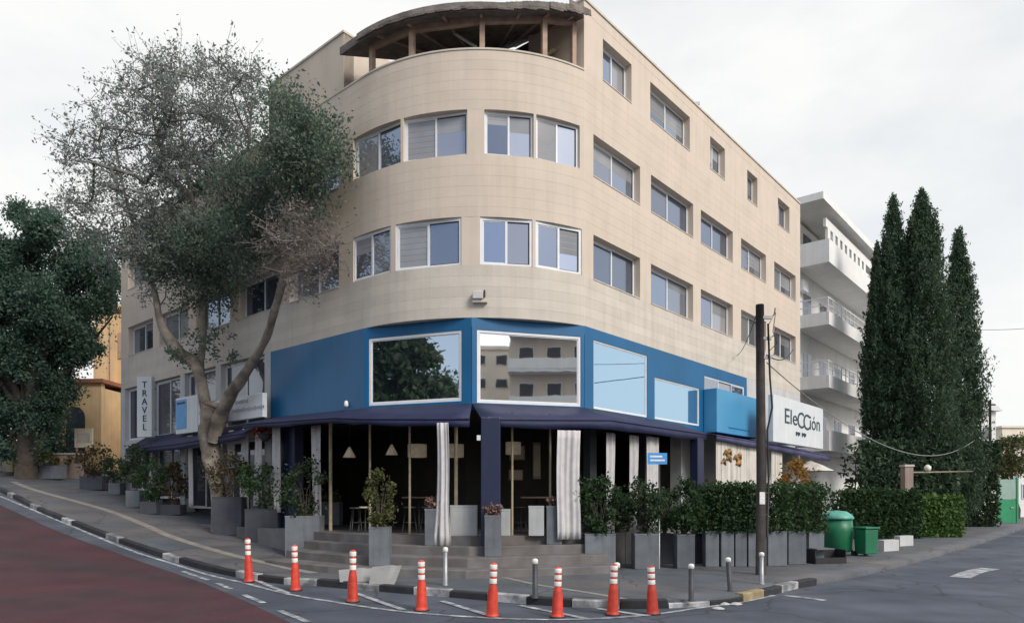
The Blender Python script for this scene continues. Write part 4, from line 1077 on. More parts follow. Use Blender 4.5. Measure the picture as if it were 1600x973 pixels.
def planter(px, ybase, wpx, ytop, m, label, off=0.15, Yfix=None, depth=None, ang=0.0, zfix=None):
    if Yfix: Y = Yfix; x = px2x(px, Y); z = pz(ybase, Y) if zfix is None else zfix; ytop += (HY + (EYE - z) * F / Y) - ybase; ybase = HY + (EYE - z) * F / Y
    else:
        h_ = hit(px, ybase, off); x, Y, z = h_
    wd = wpx * Y / F; hgt = (ybase - ytop) * Y / F; dp = depth or min(wd, .6)
    wd = wd / (abs(math.cos(ang)) + abs(math.sin(ang)) * .6)
    t = empty('planter', (x, Y + dp / 2, z), ang, label=label, cat='planter', group='planters along the terrace and pavement')
    b = MB(); tw_ = 0.04
    k = 0.94
    b.box((0, 0, hgt / 2), (wd, dp, hgt))
    o = b.build('box', M[m], t); bevel(o, 0.015)
    # real rim and recessed soil
    b = MB()
    for sx, sy, lx, ly in ((0, -1, wd, tw_), (0, 1, wd, tw_), (-1, 0, tw_, dp - 2 * tw_), (1, 0, tw_, dp - 2 * tw_)):
        b.box((sx * (wd / 2 - tw_ / 2), sy * (dp / 2 - tw_ / 2), hgt + .025), (lx + .006, ly + .006 if sy else ly, .05))
    b.build('rim', M[m], t)
    b = MB(); b.box((0, 0, hgt + .006), (wd - 2 * tw_ - .01, dp - 2 * tw_ - .01, .02)); b.build('soil', M['soil'], t)
    return Vector((x, Y + dp / 2, z + hgt + .01)), wd, hgt
def pl_shrub(px, yb, wpx, yt, m, plabel, ytopplant, wplant, lm, slabel, n=900, size=.11, shape='round', **k):
    p, wd, h_ = planter(px, yb, wpx, yt, m, plabel, **k)
    hh = pz(ytopplant, p.y) - p.z; ww = wplant * p.y / F
    if hh > 0.05: shrub(p, ww, hh, L[lm], slabel, n, size, shape)
    return p
# left street, uphill
pl_shrub(68, 748, 50, 728, 'planter', 'low grey planter farthest up the left pavement', 705, 70, 'olivey', 'yellow green bush farthest up the left pavement', 900, .16)
pl_shrub(142, 765, 36, 745, 'planter_dark', 'dark low planter below the beige notice board', 700, 46, 'reddish', 'dark reddish bush below the beige notice board', 900, .16)
pl_shrub(178, 772, 18, 756, 'planter', 'pale low planter in front of the corner of the ochre house', 716, 40, 'ficus', 'dark green bush beside the corner of the ochre house', 800, .15)
pl_shrub(207, 792, 22, 768, 'planter', 'pale pot before the left end of the building', 700, 50, 'ficus', 'dark bush before the white left end column of the building', 900, .14)
pl_shrub(231, 803, 26, 785, 'planter_dark', 'dark planter under the TRAVEL sign', 722, 44, 'hedge', 'dark green bush under the TRAVEL sign', 900, .14)
pl_shrub(264, 804, 34, 790, 'planter_dark', 'dark low trough left of the tree trunk', 730, 44, 'reddish', 'brownish green bush left of the tree trunk', 900, .13)
pl_shrub(354, 836, 46, 778, 'planter_dark', 'large dark grey planter right in front of the tree trunk', 715, 62, 'reddish', 'russet leaved shrub in the large dark planter by the tree trunk', 1300, .11)
pl_shrub(408, 848, 52, 797, 'planter_dark', 'wide dark planter between the tree and the square grey planter', 722, 66, 'hedge', 'broad leaved dark shrub under the red hanging basket', 1500, .12)
pl_shrub(472, 870, 54, 808, 'planter', 'square pale grey planter, largest on the left pavement', 724, 66, 'ficus', 'tall dark shrub in the square pale grey planter', 1500, .11)
pl_shrub(515, 842, 30, 786, 'planter', 'narrow tall grey planter at the left end of the terrace', 768, 30, 'olivey', 'small grassy plant at the left end of the terrace', 300, .10)
pl_shrub(592, 884, 32, 826, 'planter', 'tall slim planter at the foot of the steps, left of the curtain', 738, 42, 'olivey', 'tall yellow green bush in the slim planter before the stools', 1700, .10, Yfix=18.35, zfix=.36, depth=.4)
# flowering ones on the steps
def flower_tuft(p, w_, h_, label):
    t = empty('flower_tuft', p, label=label, cat='plant', group='small dry flowers in the step planters')
    b = MB()
    for k in range(14):
        a = rng.random() * 6.3; r_ = w_ * .5 * rng.random() ** .5; e_ = (r_ * math.cos(a), r_ * math.sin(a), h_ * (.5 + .5 * rng.random()))
        b.tube([(0, 0, 0), (e_[0] * .6, e_[1] * .6, e_[2] * .6), e_], .008, 4)
    b.build('stems', M['bark_dark'], t)
    leaves('flower_heads', clumped(260, (0, 0, h_ * .7), (w_ * .5, w_ * .4, h_ * .35), 14, .04), .09, M['flowers'], t, aspect=.7, kind='stuff')
for px, yb, wd, yt, m, lb, Yf, zf_, fl_ in (
    (677, 849, 27, 794, 'planter', 'grey planter with dry purple flowers left of the hanging curtain', 18.97, .85, 'dry purple flowers left of the hanging curtain'),
    (770, 868, 26, 806, 'planter', 'grey planter in front of the dark blue corner post', 18.38, .60, 'dry brown flowers in front of the dark blue corner post'),
    (866, 858, 24, 800, 'planter', 'grey planter right of the entrance steps beside the wide curtain', 19.38, .85, 'pale dry flowers right of the entrance steps')):
    p, _, _ = planter(px, yb, wd, yt, m, lb, Yfix=Yf, zfix=zf_, depth=.36); flower_tuft(p, .5, .28, fl_)
for px, yb, wd, yt, lb in ((724, 834, 42, 789, 'white square box planter on the terrace left of the corner post'), (790, 836, 15, 797, 'narrow white box planter on the terrace right of the corner post'), (838, 838, 24, 794, 'white box planter on the terrace in the entrance')):
    planter(px, yb, wd, yt, 'planter_white', lb, Yfix=19.35, zfix=1.10, depth=.35)
# right row with the hedge
row = [(938, 889, 48, 836, 'planter', 'broad grey planter with a dark bush, first right of the entrance', 748, 60, 'hedge', 'dark round bush first right of the entrance'),
       (1011, 889, 38, 836, 'planter', 'grey planter below the small blue street sign', 754, 54, 'ficus', 'dark bush below the small blue street sign'),
       (1072, 888, 28, 837, 'planter', 'grey planter below the left edge of the stained screen', 760, 52, 'hedge', 'dark bush below the left edge of the stained screen')]
for r_ in row: pl_shrub(*r_, 2200, .11)
for px, wd in ((966, 24), (1041, 22), (1093, 14)):   # darker planters set back between them
    pl_shrub(px, 880, wd, 836, 'planter_dark', {966: 'dark planter set back right of the broad grey planter', 1041: 'dark planter set back right of the street sign post', 1093: 'dark narrow planter set back at the start of the hedge row'}[px], 765, wd * 2.0, 'hedge', {966: 'dark shrub filling the gap beside the broad grey planter', 1041: 'dark shrub filling the gap right of the street sign', 1093: 'dark shrub at the start of the clipped hedge row'}[px], 1300, .11)
names = ['first', 'second', 'third', 'fourth', 'fifth', 'sixth', 'seventh', 'eighth']
for i, (px, wd) in enumerate(((1113, 21), (1137, 20), (1158, 18), (1177, 15), (1215, 30), (1246, 28), (1276, 24))):
    yb = 885 - max(0, (px - 1200) * .08)
    pos = 'left of the utility pole' if px < 1187 else 'right of the utility pole'
    nth = names[i] if px < 1187 else names[i - 4]
    pl_shrub(px, yb, wd, 832, 'planter', f'grey planter of the clipped hedge row, {nth} {"of four " if px < 1187 else "of three "}{pos}', 757, wd + 12, 'hedge', f'clipped hedge bush, {nth} of the row {pos}', 2000, .11, 'box')

# ------------------------------------------------------------------ traffic posts and bollards
def make_delineator():
    t = empty('traffic_post')
    b = MB(); b.lathe((0, 0, 0), [(0.13, 0), (0.13, .035), (0.115, .05), (0.108, .08), (0.092, .44), (0.075, .56), (0.062, .60), (.060, .96), (.05, .99), (.02, 1.0)], 14); b.build('body', M['red'], t)
    for z in (.615, .745, .875):
        b = MB(); b.lathe((0, 0, z), [(.067, 0), (.070, .008), (.070, .082), (.067, .09)], 14); b.build('reflective_band', M['refl'], t)
    b = MB(); b.lathe((0, 0, 0.0), [(.15, 0), (.15, .02), (.14, .026)], 14); b.build('foot', M['blackp'], t)
    return t
dproto = None
dls = ['orange red post with white bands, leftmost on the road edge', 'orange red post second from the left, below the square grey planter', 'orange red post beside the pale card sheets', 'orange red post just left of the silver bollard', 'orange red post in line with the dark blue corner post',
       'orange red post below the entrance steps, right of the grey bollard', 'orange red post with a dark bollard right behind it', 'rightmost orange red post on the road edge']
for i, (px, yt, yb) in enumerate(((389, 840, 909), (462, 850, 922), (551, 858, 940), (659, 874, 953), (769, 878, 963), (871, 885, 964), (957, 880, 960), (1020, 883, 959))):
    p = hit(px, yb); h_ = (yb - yt) * p.y / F
    if dproto is None: dproto = make_delineator(); o = dproto
    else: o = copy_tree(dproto)
    o.location = p; o.scale = (1.0, 1.0, h_ / 1.0); o.rotation_euler = (R(random.uniform(-2, 2)), R(random.uniform(-3, 3)), i)
    tag(o, dls[i], 'traffic post', 'orange red traffic posts along the road edge')
bproto = None; bol = []
bls = ['slim silver bollard with a white cap left of the corner post', 'slim grey bollard with a white cap below the steps', 'dark bollard hidden behind an orange red post', 'dark bollard alone right of the orange red posts', 'leaning dark bollard left of the utility pole', 'silver bollard at the foot of the utility pole']
for i, (px, yt, yb) in enumerate(((696, 854, 914), (836, 872, 934), (964, 878, 940), (1080, 880, 938), (1141, 870, 923), (1190, 862, 912))):
    p = hit(px, yb, 0.15); h_ = (yb - yt) * p.y / F
    if bproto is None:
        bproto = empty('bollard')
        b = MB(); b.lathe((0, 0, 0), [(.075, 0), (.075, .02), (.055, .03), (.052, .82), (.045, .84)], 12); b.build('shaft', M['iron'], bproto)
        b = MB(); b.lathe((0, 0, .835), [(.045, 0), (.062, .01), (.062, .09), (.05, .12), (.02, .135)], 12); b.build('cap', M['refl'], bproto)
        o = bproto
    else: o = copy_tree(bproto)
    o.location = p; o.scale = (1, 1, h_ / .97); o.rotation_euler = (0, R(-4) if i == 4 else 0, 0)
    tag(o, bls[i], 'bollard', 'bollards along the pavement corner')
    bol.append(o)
for i in (0, 5):
        o = bol[i]; sh = [c for c in o.children if c.name.startswith('shaft')][0]; sh.data = sh.data.copy(); sh.data.materials.clear(); sh.data.materials.append(M['steel'])

# ------------------------------------------------------------------ utility pole, wires
p = hit(1189, 897, 0.15); pole_top = pz(476, p.y)
t = empty('utility_pole', p, label='dark tarred wooden utility pole with cable fittings before the white sign', cat='pole')
b = MB(); b.tube([(0, 0, -.2), (0.01, 0, 2.5), (-.01, 0, 5), (-.03, 0, pole_top - p.z)], [.14, .125, .115, .105], 12); b.build('shaft', M['tar'], t)
b = MB()
for z in (pole_top - p.z - .35, pole_top - p.z - .9, pole_top - p.z - 1.4):
    b.box((.14, -.05, z), (.22, .08, .08)); b.tube([(.2, -.05, z), (.33, -.05, z + .08), (.36, -.05, z + .25)], .018, 6)
b.build('fittings', M['steel'], t)
b = MB(); b.tube([(.13, -.1, 1.0), (.16, -.12, 2.6), (.13, -.1, 3.8), (.26, -.1, 4.4), (.2, -.1, 5.2), (.15, -.1, 6.6)], .025, 6); b.build('conduit', M['cable_dark'], t)
b = MB(); b.box((-.01, -.125, 2.02), (.14, .02, .32)); b.build('notice_plate', M['refl'], t)
b = MB(); b.tube([(.2, 0, 6.6), (.35, -.1, 6.9), (.28, -.1, 6.4), (.4, -.05, 6.1), (.22, 0, 5.9)], .012, 5); b.build('loose_loops', M['cable_dark'], t)
PT = Vector((p.x, p.y, 0))
def wire(a, c, sag, r_, m, label):
    a, c = Vector(a), Vector(c); pts = []
    for i in range(25):
        u = i / 24; q = a.lerp(c, u); q.z -= sag * 4 * u * (1 - u); pts.append(q)
    b = MB(); b.tube(pts, r_, 5); return b.build('overhead_cable', m, None, label=label, cat='cable')
wire((PT.x + .15, PT.y, 5.75), wp(1546, 664, 44), 2.2, .016, M['cable'], 'pale sagging cable from the utility pole past the cypresses')
wire((PT.x + .15, PT.y, 5.95), up(onR(14.0 * TR, .05), 9.6), .3, .02, M['cable_dark'], 'dark cable from the utility pole to the building wall')
wire((PT.x - .1, PT.y, 7.1), up(onR(8.6 * TR, .05), 8.2), .25, .012, M['cable_dark'], 'thin dark cable from the pole top to the stone wall left of it')
wire(wp(1530, 515, 50), wp(1700, 500, 46), .2, .02, M['cable'], 'thin high cable crossing the sky at the right')
pf = wp(1547, 625, 46)
t = empty('far_pole', (pf[0], pf[1], 0), label='thin far pole in front of the pale distant house', cat='pole')
b = MB(); b.tube([(0, 0, -.1), (0, 0, pf[2])], [.1, .07], 8); b.build('shaft', M['tar'], t)
b = MB(); b.box((0, 0, pf[2] - .3), (.7, .08, .1)); b.build('crossarm', M['tar'], t)

# ------------------------------------------------------------------ bins, crate, litter
def make_bin(px, ybase, wpx, ytop, label, m='bin'):
    p = hit(px, ybase, 0.15); k = p.y / F; wd = wpx * k; h_ = (ybase - ytop) * k
    t = empty('waste_bin', p, -.5, label=label, cat='bin')
    b = MB(); b.lathe((0, 0, .12), [(wd * .40, 0), (wd * .46, .06), (wd * .5, h_ * .45), (wd * .47, h_ * .72)], 16); b.build('body', M[m], t)
    b = MB(); b.lathe((0, 0, .12 + h_ * .72), [(wd * .52, 0), (wd * .52, .06), (wd * .45, h_ * .10), (wd * .30, h_ * .17), (.05, h_ * .19)], 16); b.build('lid', M['bin_lid'], t)
    for a in (-1, 1):
        b = MB(); b.tube([(a * wd * .42, .1, .1), (a * wd * .48, .1, .1)], .1, 10); b.build('wheel', M['blackp'], t)
    b = MB(); b.box((wd * .5, -.1, h_ * .45), (.10, .2, .12)); b.box((-wd * .5, -.1, h_ * .45), (.10, .2, .12)); b.build('handles', M[m], t)
    return t
make_bin(1308, 866, 46, 796, 'large green domed waste bin at the right end of the planter row')
p = hit(1353, 868, .15)
t = empty('wheelie_bin', p, .35, label='smaller green upright bin just right of the domed bin', cat='bin')
wd = 30 * p.y / F; h_ = 38 * p.y / F
b = MB(); b.box((0, 0, .08 + h_ / 2), (wd * .8, wd * .7, h_), 0, 1.12); bevel(b.build('body', M['bin'], t), .03)
b = MB(); b.box((0, -.02, .1 + h_ + .03), (wd * .98, wd * .86, .07)); bevel(b.build('lid', M['bin'], t), .02)
for a in (-1, 1):
    b = MB(); b.tube([(a * wd * .3, wd * .35, .08), (a * wd * .42, wd * .35, .08)], .09, 10); b.build('wheel', M['blackp'], t)
p = hit(1290, 879, .15)
t = empty('black_crate', p, .2, label='low black open crate on the ground left of the green bins', cat='crate')
b = MB(); wd, dp, hh = 1.05, .5, .42
b.box((0, 0, .03), (wd, dp, .05)); b.box((0, dp / 2, hh / 2), (wd, .03, hh)); b.box((-wd / 2, 0, hh / 2), (.03, dp, hh)); b.box((wd / 2, 0, hh / 2), (.03, dp, hh)); b.box((0, -dp / 2, hh * .22), (wd, .03, hh * .45))
b.build('shell', M['blackp'], t)
b = MB(); b.box((-.2, 0, hh + .03), (wd * .62, dp * 1.05, .03), .1); b.build('lid_board', M['planter'], t)
# pale card sheets by the kerb
for (px, yb, wd, h_, ang, tilt, lb) in ((556, 908, .75, .46, .2, -.9, 'pale grey card sheet leaning on the kerb, left one of two'), (596, 912, .62, .55, -.15, -.75, 'whiter card sheet leaning on the kerb, right one of two')):
    p = hit(px, yb, .16); b = MB(); vs = []; fs = []
    for j in range(5):
        for i in range(7):
            u, v = i / 6 - .5, j / 4; vs.append((u * wd * (1 + .12 * v), .012 * math.sin(v * 3) + (.05 * v if u > .2 else 0), v * h_ + .10 * u * v))
    for j in range(4):
        for i in range(6): a = j * 7 + i; fs.append((a, a + 1, a + 8, a + 7))
    b.add(vs, fs); o = b.build('card_sheet', M['card'], None, label=lb, cat='cardboard'); o.location = p; o.rotation_euler = (tilt, 0, ang)
    o.modifiers.new('thick', 'SOLIDIFY').thickness = .015
for i, (px, py, lb) in enumerate(((1122, 951, 'crumpled white litter on the road, lower left scrap'), (1132, 944, 'crumpled white litter on the road at the kerb, middle scrap'), (1150, 944, 'crumpled white litter on the road, right scrap'))):
    p = hit(px, py); b = MB(); b.lathe((0, 0, 0), [(.05, 0), (.10, .012), (.07, .035), (.02, .05)], 7, False)
    b.v = [(x * (1 + .5 * random.random()), y * (1 + .5 * random.random()), z) for x, y, z in b.v]
    o = b.build('litter_scrap', M['curtain'], None, label=lb, cat='litter'); o.location = p

# ------------------------------------------------------------------ terrace furniture
def stool(px, ybase, h_, label):
    Y = 20.9; x = px2x(px, Y); t = empty('bar_stool', (x, Y, 1.113), random.random(), label=label, cat='stool', group='bar stools on the dark terrace')
    b = MB(); b.lathe((0, 0, h_ - .05), [(.19, 0), (.2, .02), (.19, .05)], 14); b.build('seat', M['lamp'] if px == 571 else M['stool'], t)
    for k in range(4):
        a = k * math.pi / 2 + .78; b = MB(); b.tube([(.12 * math.cos(a), .12 * math.sin(a), h_ - .05), (.22 * math.cos(a), .22 * math.sin(a), 0)], .016, 6); b.build('leg', M['stool'], t)
    b = MB(); b.tube([(.18 * math.cos(a), .18 * math.sin(a), .3) for a in np.linspace(0, 2 * math.pi, 13)], .011, 5); b.build('foot_ring', M['stool'], t)
stool(571, 0, .78, 'bar stool with a pale seat at the left of the terrace')
stool(556, 0, .76, 'black bar stool just left of the pale seated stool')
stool(640, 0, .78, 'black bar stool under the table left of the curtain')
stool(812, 0, .78, 'black bar stool in the entrance right of the corner post')
stool(668, 0, .78, 'black bar stool behind the purple flowers')
for px, lb in ((655, 'tall dark bar table left of the hanging curtain'), (838, 'tall dark bar table in the entrance')):
    Y = 21.6; t = empty('bar_table', (px2x(px, Y), Y, 1.113), label=lb, cat='table')
    b = MB(); b.box((0, 0, 1.05), (1.0, .6, .05)); bevel(b.build('table_top', M['table'], t), .01)
    b = MB(); b.tube([(0, 0, 0), (0, 0, 1.03)], .035, 8); b.build('leg', M['stool'], t)
    b = MB(); b.lathe((0, 0, 0), [(.25, 0), (.24, .02), (.05, .04)], 14); b.build('base', M['stool'], t)
lit = mat('lit_lamp_shade', (0.66, 0.56, 0.42), 0.8, 0.2, 6, emit=0.07)
for px, py, Y, wd, h_, lb, box in ((546, 707, 22.3, .42, .30, 'small cream cone lamp shade hanging at the left of the terrace', False), (612, 703, 22.0, .40, .30, 'white cone lamp shade hanging at the middle of the terrace', False),
                                   (652, 704, 22.5, .62, .42, 'wide cream drum lamp shade left of the curtain', True), (708, 704, 22.5, .70, .42, 'wide cream drum lamp shade right of the curtain', True), (802, 700, 22.5, .5, .4, 'pale drum lamp shade in the entrance right of the corner post', True)):
    x = px2x(px, Y); z = pz(py, Y); t = empty('pendant_lamp', (x, Y, z), label=lb, cat='lamp', group='pendant lamps in the dark terrace room')
    b = MB()
    if box: b.lathe((0, 0, -h_ / 2), [(wd / 2, 0), (wd / 2, h_), (wd / 2 - .02, h_), (wd / 2 - .02, 0)], 16)
    else: b.lathe((0, 0, -h_ / 2), [(wd / 2, 0), (wd * .12, h_), (.02, h_ + .04)], 14)
    b.build('shade', lit, t)
    b = MB(); b.tube([(0, 0, h_ / 2), (0, 0, 4.66 - z)], .008, 5); b.build('cord', M['stool'], t)
# pictures on the dark back wall seen through the entrance
for px, py, wpx, hpx, lb in ((808, 708, 24, 22, 'pale framed picture on the back wall, upper one right of the corner post'), (806, 742, 22, 16, 'pale framed picture on the back wall, lower one right of the corner post'), (838, 720, 12, 56, 'tall pale panel on the back wall in the entrance')):
    Y = 24.55 - (0.3 if px < 820 else 0.0); q = (px - 800) / F; t = empty('wall_picture', (px2x(px, Y), Y - .35, pz(py, Y)), .2, label=lb, cat='picture')
    b = MB(); k = Y / F; b.box((0, 0, 0), (wpx * k, .04, hpx * k)); b.build('frame', M['bamboo'], t)
    b = MB(); b.box((0, -.024, 0), (wpx * k * .85, .01, hpx * k * .85)); b.build('print', M['lamp'], t)
# hanging basket with red flowers
p = Vector((px2x(414, 24.2), 24.2, pz(680, 24.2)))
t = empty('hanging_basket', p, label='red flower basket hanging under the awning left of the blue wall', cat='plant')
b = MB(); b.lathe((0, 0, -.2), [(.08, 0), (.2, .12), (.24, .25)], 12); b.build('bowl', M['planter_dark'], t)
leaves('flower_heads', clumped(400, (0, 0, .12), (.34, .3, .2), 12, .06), .1, leafmat('red_flowers', (.25, .035, .02), (.35, .08, .03)), t, kind='stuff')
b = MB(); b.tube([(0, 0, .1), (0, 0, 4.5 - p.z)], .008, 5); b.build('cord', M['stool'], t)
# small orange tree behind the hedge at the right
pp = onR(15.5, 3.0); Y = 27.0; x = px2x(1243, Y)
t = empty('small_tree', (x, Y, .15), label='small orange leaved tree behind the hedge under the faded awning', cat='tree')
b = MB(); b.tube([(0, 0, -.1), (.03, 0, 1.6), (0, .05, 2.6)], [.06, .05, .03], 8); b.build('trunk', M['bark_dark'], t)
leaves('crown', clumped(1500, (0, 0, 2.75), (.62, .5, .6), 20, .12), .14, L['autumn'], t)
Y = 26; t = empty('globe_lamp', (px2x(1238, Y), Y, .15), label='white globe lamp standing behind the hedge', cat='lamp')
b = MB(); b.tube([(0, 0, 0), (0, 0, 2.1)], .03, 8); b.build('post', M['stool'], t)
b = MB(); b.lathe((0, 0, 2.1), [(.05, 0), (.16, .06), (.2, .18), (.16, .3), (.05, .36)], 14); b.build('globe', M['refl'], t)

# ------------------------------------------------------------------ white apartment block on the right
nb = empty('apartment_building', up(onR(21.5), 0), label='white apartment block with stacked balconies right of the stone building', cat='building')
ninv = Matrix.Translation(-up(onR(21.5), 0))
def NP(mb, name, m, parent=None, bv=0):
    o = mb.build(name, m); o.parent = parent or nb
    if not parent: o.matrix_parent_inverse = ninv
    return o
def nbox(a0, a1, o0, o1, z0, z1):
    b = MB(); b.prism([tuple(onR(a0, o0).xy), tuple(onR(a1, o0).xy), tuple(onR(a1, o1).xy), tuple(onR(a0, o1).xy)], z0, z1); return b
NA0, NA1 = 24.7, 46.0
NP(nbox(NA0 + .25, NA1, -1.9, -14, -.5, 18.6), 'wall', M['white_bld'])
NP(nbox(NA0 - 1.6, NA1 + .3, .15, -14.2, 18.75, 19.15), 'roof_slab', M['white_bld'])
NP(nbox(NA0 + 1, NA1, -1, -13, 19.151, 19.9), 'roof_parapet', M['white_bld'])
for i, zb in enumerate((4.75, 8.4, 12.05, 15.65)):
    a0 = NA0
    NP(nbox(a0, NA1, .0, -1.88, zb, zb + .28), 'balcony_slab', M['white_bld'])
    NP(nbox(NA0 - .9, a0 + .24, -1.88, -8, zb + .002, zb + .278), 'balcony_slab', M['white_bld'])
    NP(nbox(NA0 - .9, NA0 - .78, -1.88, -8, zb + .279, zb + 1.2), 'balcony_parapet', M['white_bld'])
    if i in (0, 3):
        hgt = 1.35 if i == 3 else 1.2
        NP(nbox(a0, NA1, -.002, -.14, zb + .281, zb + hgt), 'balcony_parapet', M['white_bld'])
        NP(nbox(a0 + .002, a0 + .14, -.142, -1.86, zb + .281, zb + hgt), 'balcony_parapet', M['white_bld'])
    else:
        NP(nbox(a0, NA1, -.002, -.12, zb + .281, zb + .75), 'balcony_parapet', M['white_bld'])
        NP(nbox(a0 + .002, a0 + .12, -.142, -1.86, zb + .281, zb + .75), 'balcony_parapet', M['white_bld'])
        b = MB()
        for a in np.arange(a0 + .05, NA1, .9): q = onR(a, -.07); b.box((q.x, q.y, zb + 1.15), (.05, .05, .85), aR)
        b.obox(up(onR(a0, -.05), zb + 1.55), dr * (NA1 - a0), nr * -.06, Vector((0, 0, .06))); b.obox(up(onR(a0, -.05), zb + 1.12), dr * (NA1 - a0), nr * -.05, Vector((0, 0, .04)))
        b.obox(up(onR(a0 + .0, -.12), zb + 1.55), nr * -1.7, dr * .06, Vector((0, 0, .06))); b.obox(up(onR(a0, -.12), zb + 1.12), nr * -1.7, dr * .05, Vector((0, 0, .04)))
        NP(b, 'balcony_railing', M['frame'])
    for a in (NA0 + 1.2, NA0 + 4.4, NA0 + 7.8, NA0 + 11.2, NA0 + 14.6):
        f = MB(); f.obox(up(onR(a, -1.86), zb + .35), dr * 1.6, nr * -.1, Vector((0, 0, 2.2))); fo = NP(f, 'balcony_door', M['frame'])
        for k in (0, 1):
            g_ = MB(); g_.obox(up(onR(a + .08 + k * .76, -1.845), zb + .45), dr * .68, nr * -.03, Vector((0, 0, 2.0))); NP(g_, 'pane', G['shop'], fo)
    q = onR(NA0 + 3.4, -1.4)
for z0, z1 in ((-.3, 4.748), (5.96, 8.398), (9.16, 12.048), (12.81, 15.648), (17.01, 18.748)):
    NP(nbox(NA0 + .02, NA0 + .2, -1.70, -1.86, z0, z1), 'balcony_column', M['white_bld'])
# pierced upper screen of the top balcony: upright posts with gaps
for k in range(9):
    a = NA0 + .8 + k * 1.0; NP(nbox(a, a + .5, -.3, -.45, 17.0, 17.9), 'screen_block', M['white_bld'])
NP(nbox(NA0 + .4, NA1, -.298, -.452, 17.9, 18.4), 'screen_beam', M['white_bld'])
f = MB(); q = onR(NA0 + .75, -1.7); f.box((q.x, q.y, 14.7), (.9, .35, .6), aR); NP(f, 'air_conditioner', M['frame'])

# hedge, shrubs and small porch at the right
def hedge_block(x0, x1, y0, y1, Y, dp, m, label, n, size=.2, nm='hedge', zb=.1):
    Xa, Xb = px2x(x0, Y), px2x(x1, Y); z1 = pz(y0, Y); z0 = .1
    t = empty(nm, ((Xa + Xb) / 2, Y, zb), label=label, cat='hedge'); z1 -= zb - .1
    w_ = Xb - Xa; pts = np.stack([(rng.random(n) - .5) * w_, rng.random(n) * dp, rng.random(n) * (z1 - .1)], 1) + rng.normal(size=(n, 3)) * .09
    f = rng.random(n) < .6; pts[f, 1] = np.abs(rng.normal(size=f.sum())) * .15
    leaves('foliage', pts, size, m, t, aspect=.55)
    b = MB()
    for k in range(int(w_ / .8) + 1): b.tube([(-w_ / 2 + .3 + k * .8, dp * .5, -.1), (-w_ / 2 + .35 + k * .8, dp * .5, (z1 - .2) * .8)], [.05, .02], 6)
    b.build('stems', M['bark_dark'], t); return t
hedge_block(1318, 1442, 767, 838, 32.5, 2.0, L['hedge'], 'long dark clipped hedge behind the green bins', 9000)
hedge_block(1440, 1506, 775, 834, 33.5, 1.8, L['bright'], 'brighter green bush right of the dark clipped hedge', 3500)
hedge_block(1500, 1562, 690, 822, 44, 3.0, L['ficus'], 'tall dark bush below the cypresses left of the green gate', 6000, .28)
hedge_block(1345, 1500, 690, 800, 37.0, 2.5, L['cypress'], 'dark evergreen growth at the foot of the cypresses', 8000, .3)
t = empty('gate_pillar', (px2x(1417, 35.2), 35.2, .1), label='slim stone pillar with a lamp before the cypresses', cat='pillar')
b = MB(); b.box((0, 0, 1.75), (.42, .42, 3.6)); b.build('shaft', M['pink'], t)
b = MB(); b.box((0, 0, 3.6), (.5, .5, .1)); b.build('capstone', M['stone_pale'], t)
b = MB(); b.tube([(.2, -.1, 3.25), (3.3, -.1, 3.3)], .04, 6); b.build('side_rail', M['bamboo'], t)
b = MB(); b.lathe((1.0, -.1, 3.3), [(.06, 0), (.16, .1), (.16, .25), (.05, .35)], 10); b.build('lamp_globe', M['refl'], t)
for i, (px, lb) in enumerate(((1388, 'low white boundary wall piece right of the small green bin'), (1412, 'pale boundary wall stone under the hedge'))):
    p = hit(px, 860 - i * 8, .15); b = MB(); b.box((0, 0, .2), (.9, .25, .42), .5); o = b.build('garden_wall', M['render_white'], None, label=lb, cat='wall'); o.location = p
t = empty('umbrella', (px2x(1265, 33), 33, .15), label='small pale parasol beyond the hedge near the green bins', cat='parasol')
b = MB(); b.tube([(0, 0, 0), (0, 0, 3.6)], .03, 8); b.build('pole', M['bamboo'], t)
b = MB(); b.lathe((0, 0, 3.2), [(1.15, 0), (.6, .28), (.05, .5)], 8, False); b.build('canopy', M['vinyl'], t)

hedge_block(-90, 92, 640, 760, 41, 2.0, L['bigtree'], 'tall dark hedge behind the pinkish wall at the far left', 9000, .26, zb=zg(px2x(0, 41), 41))
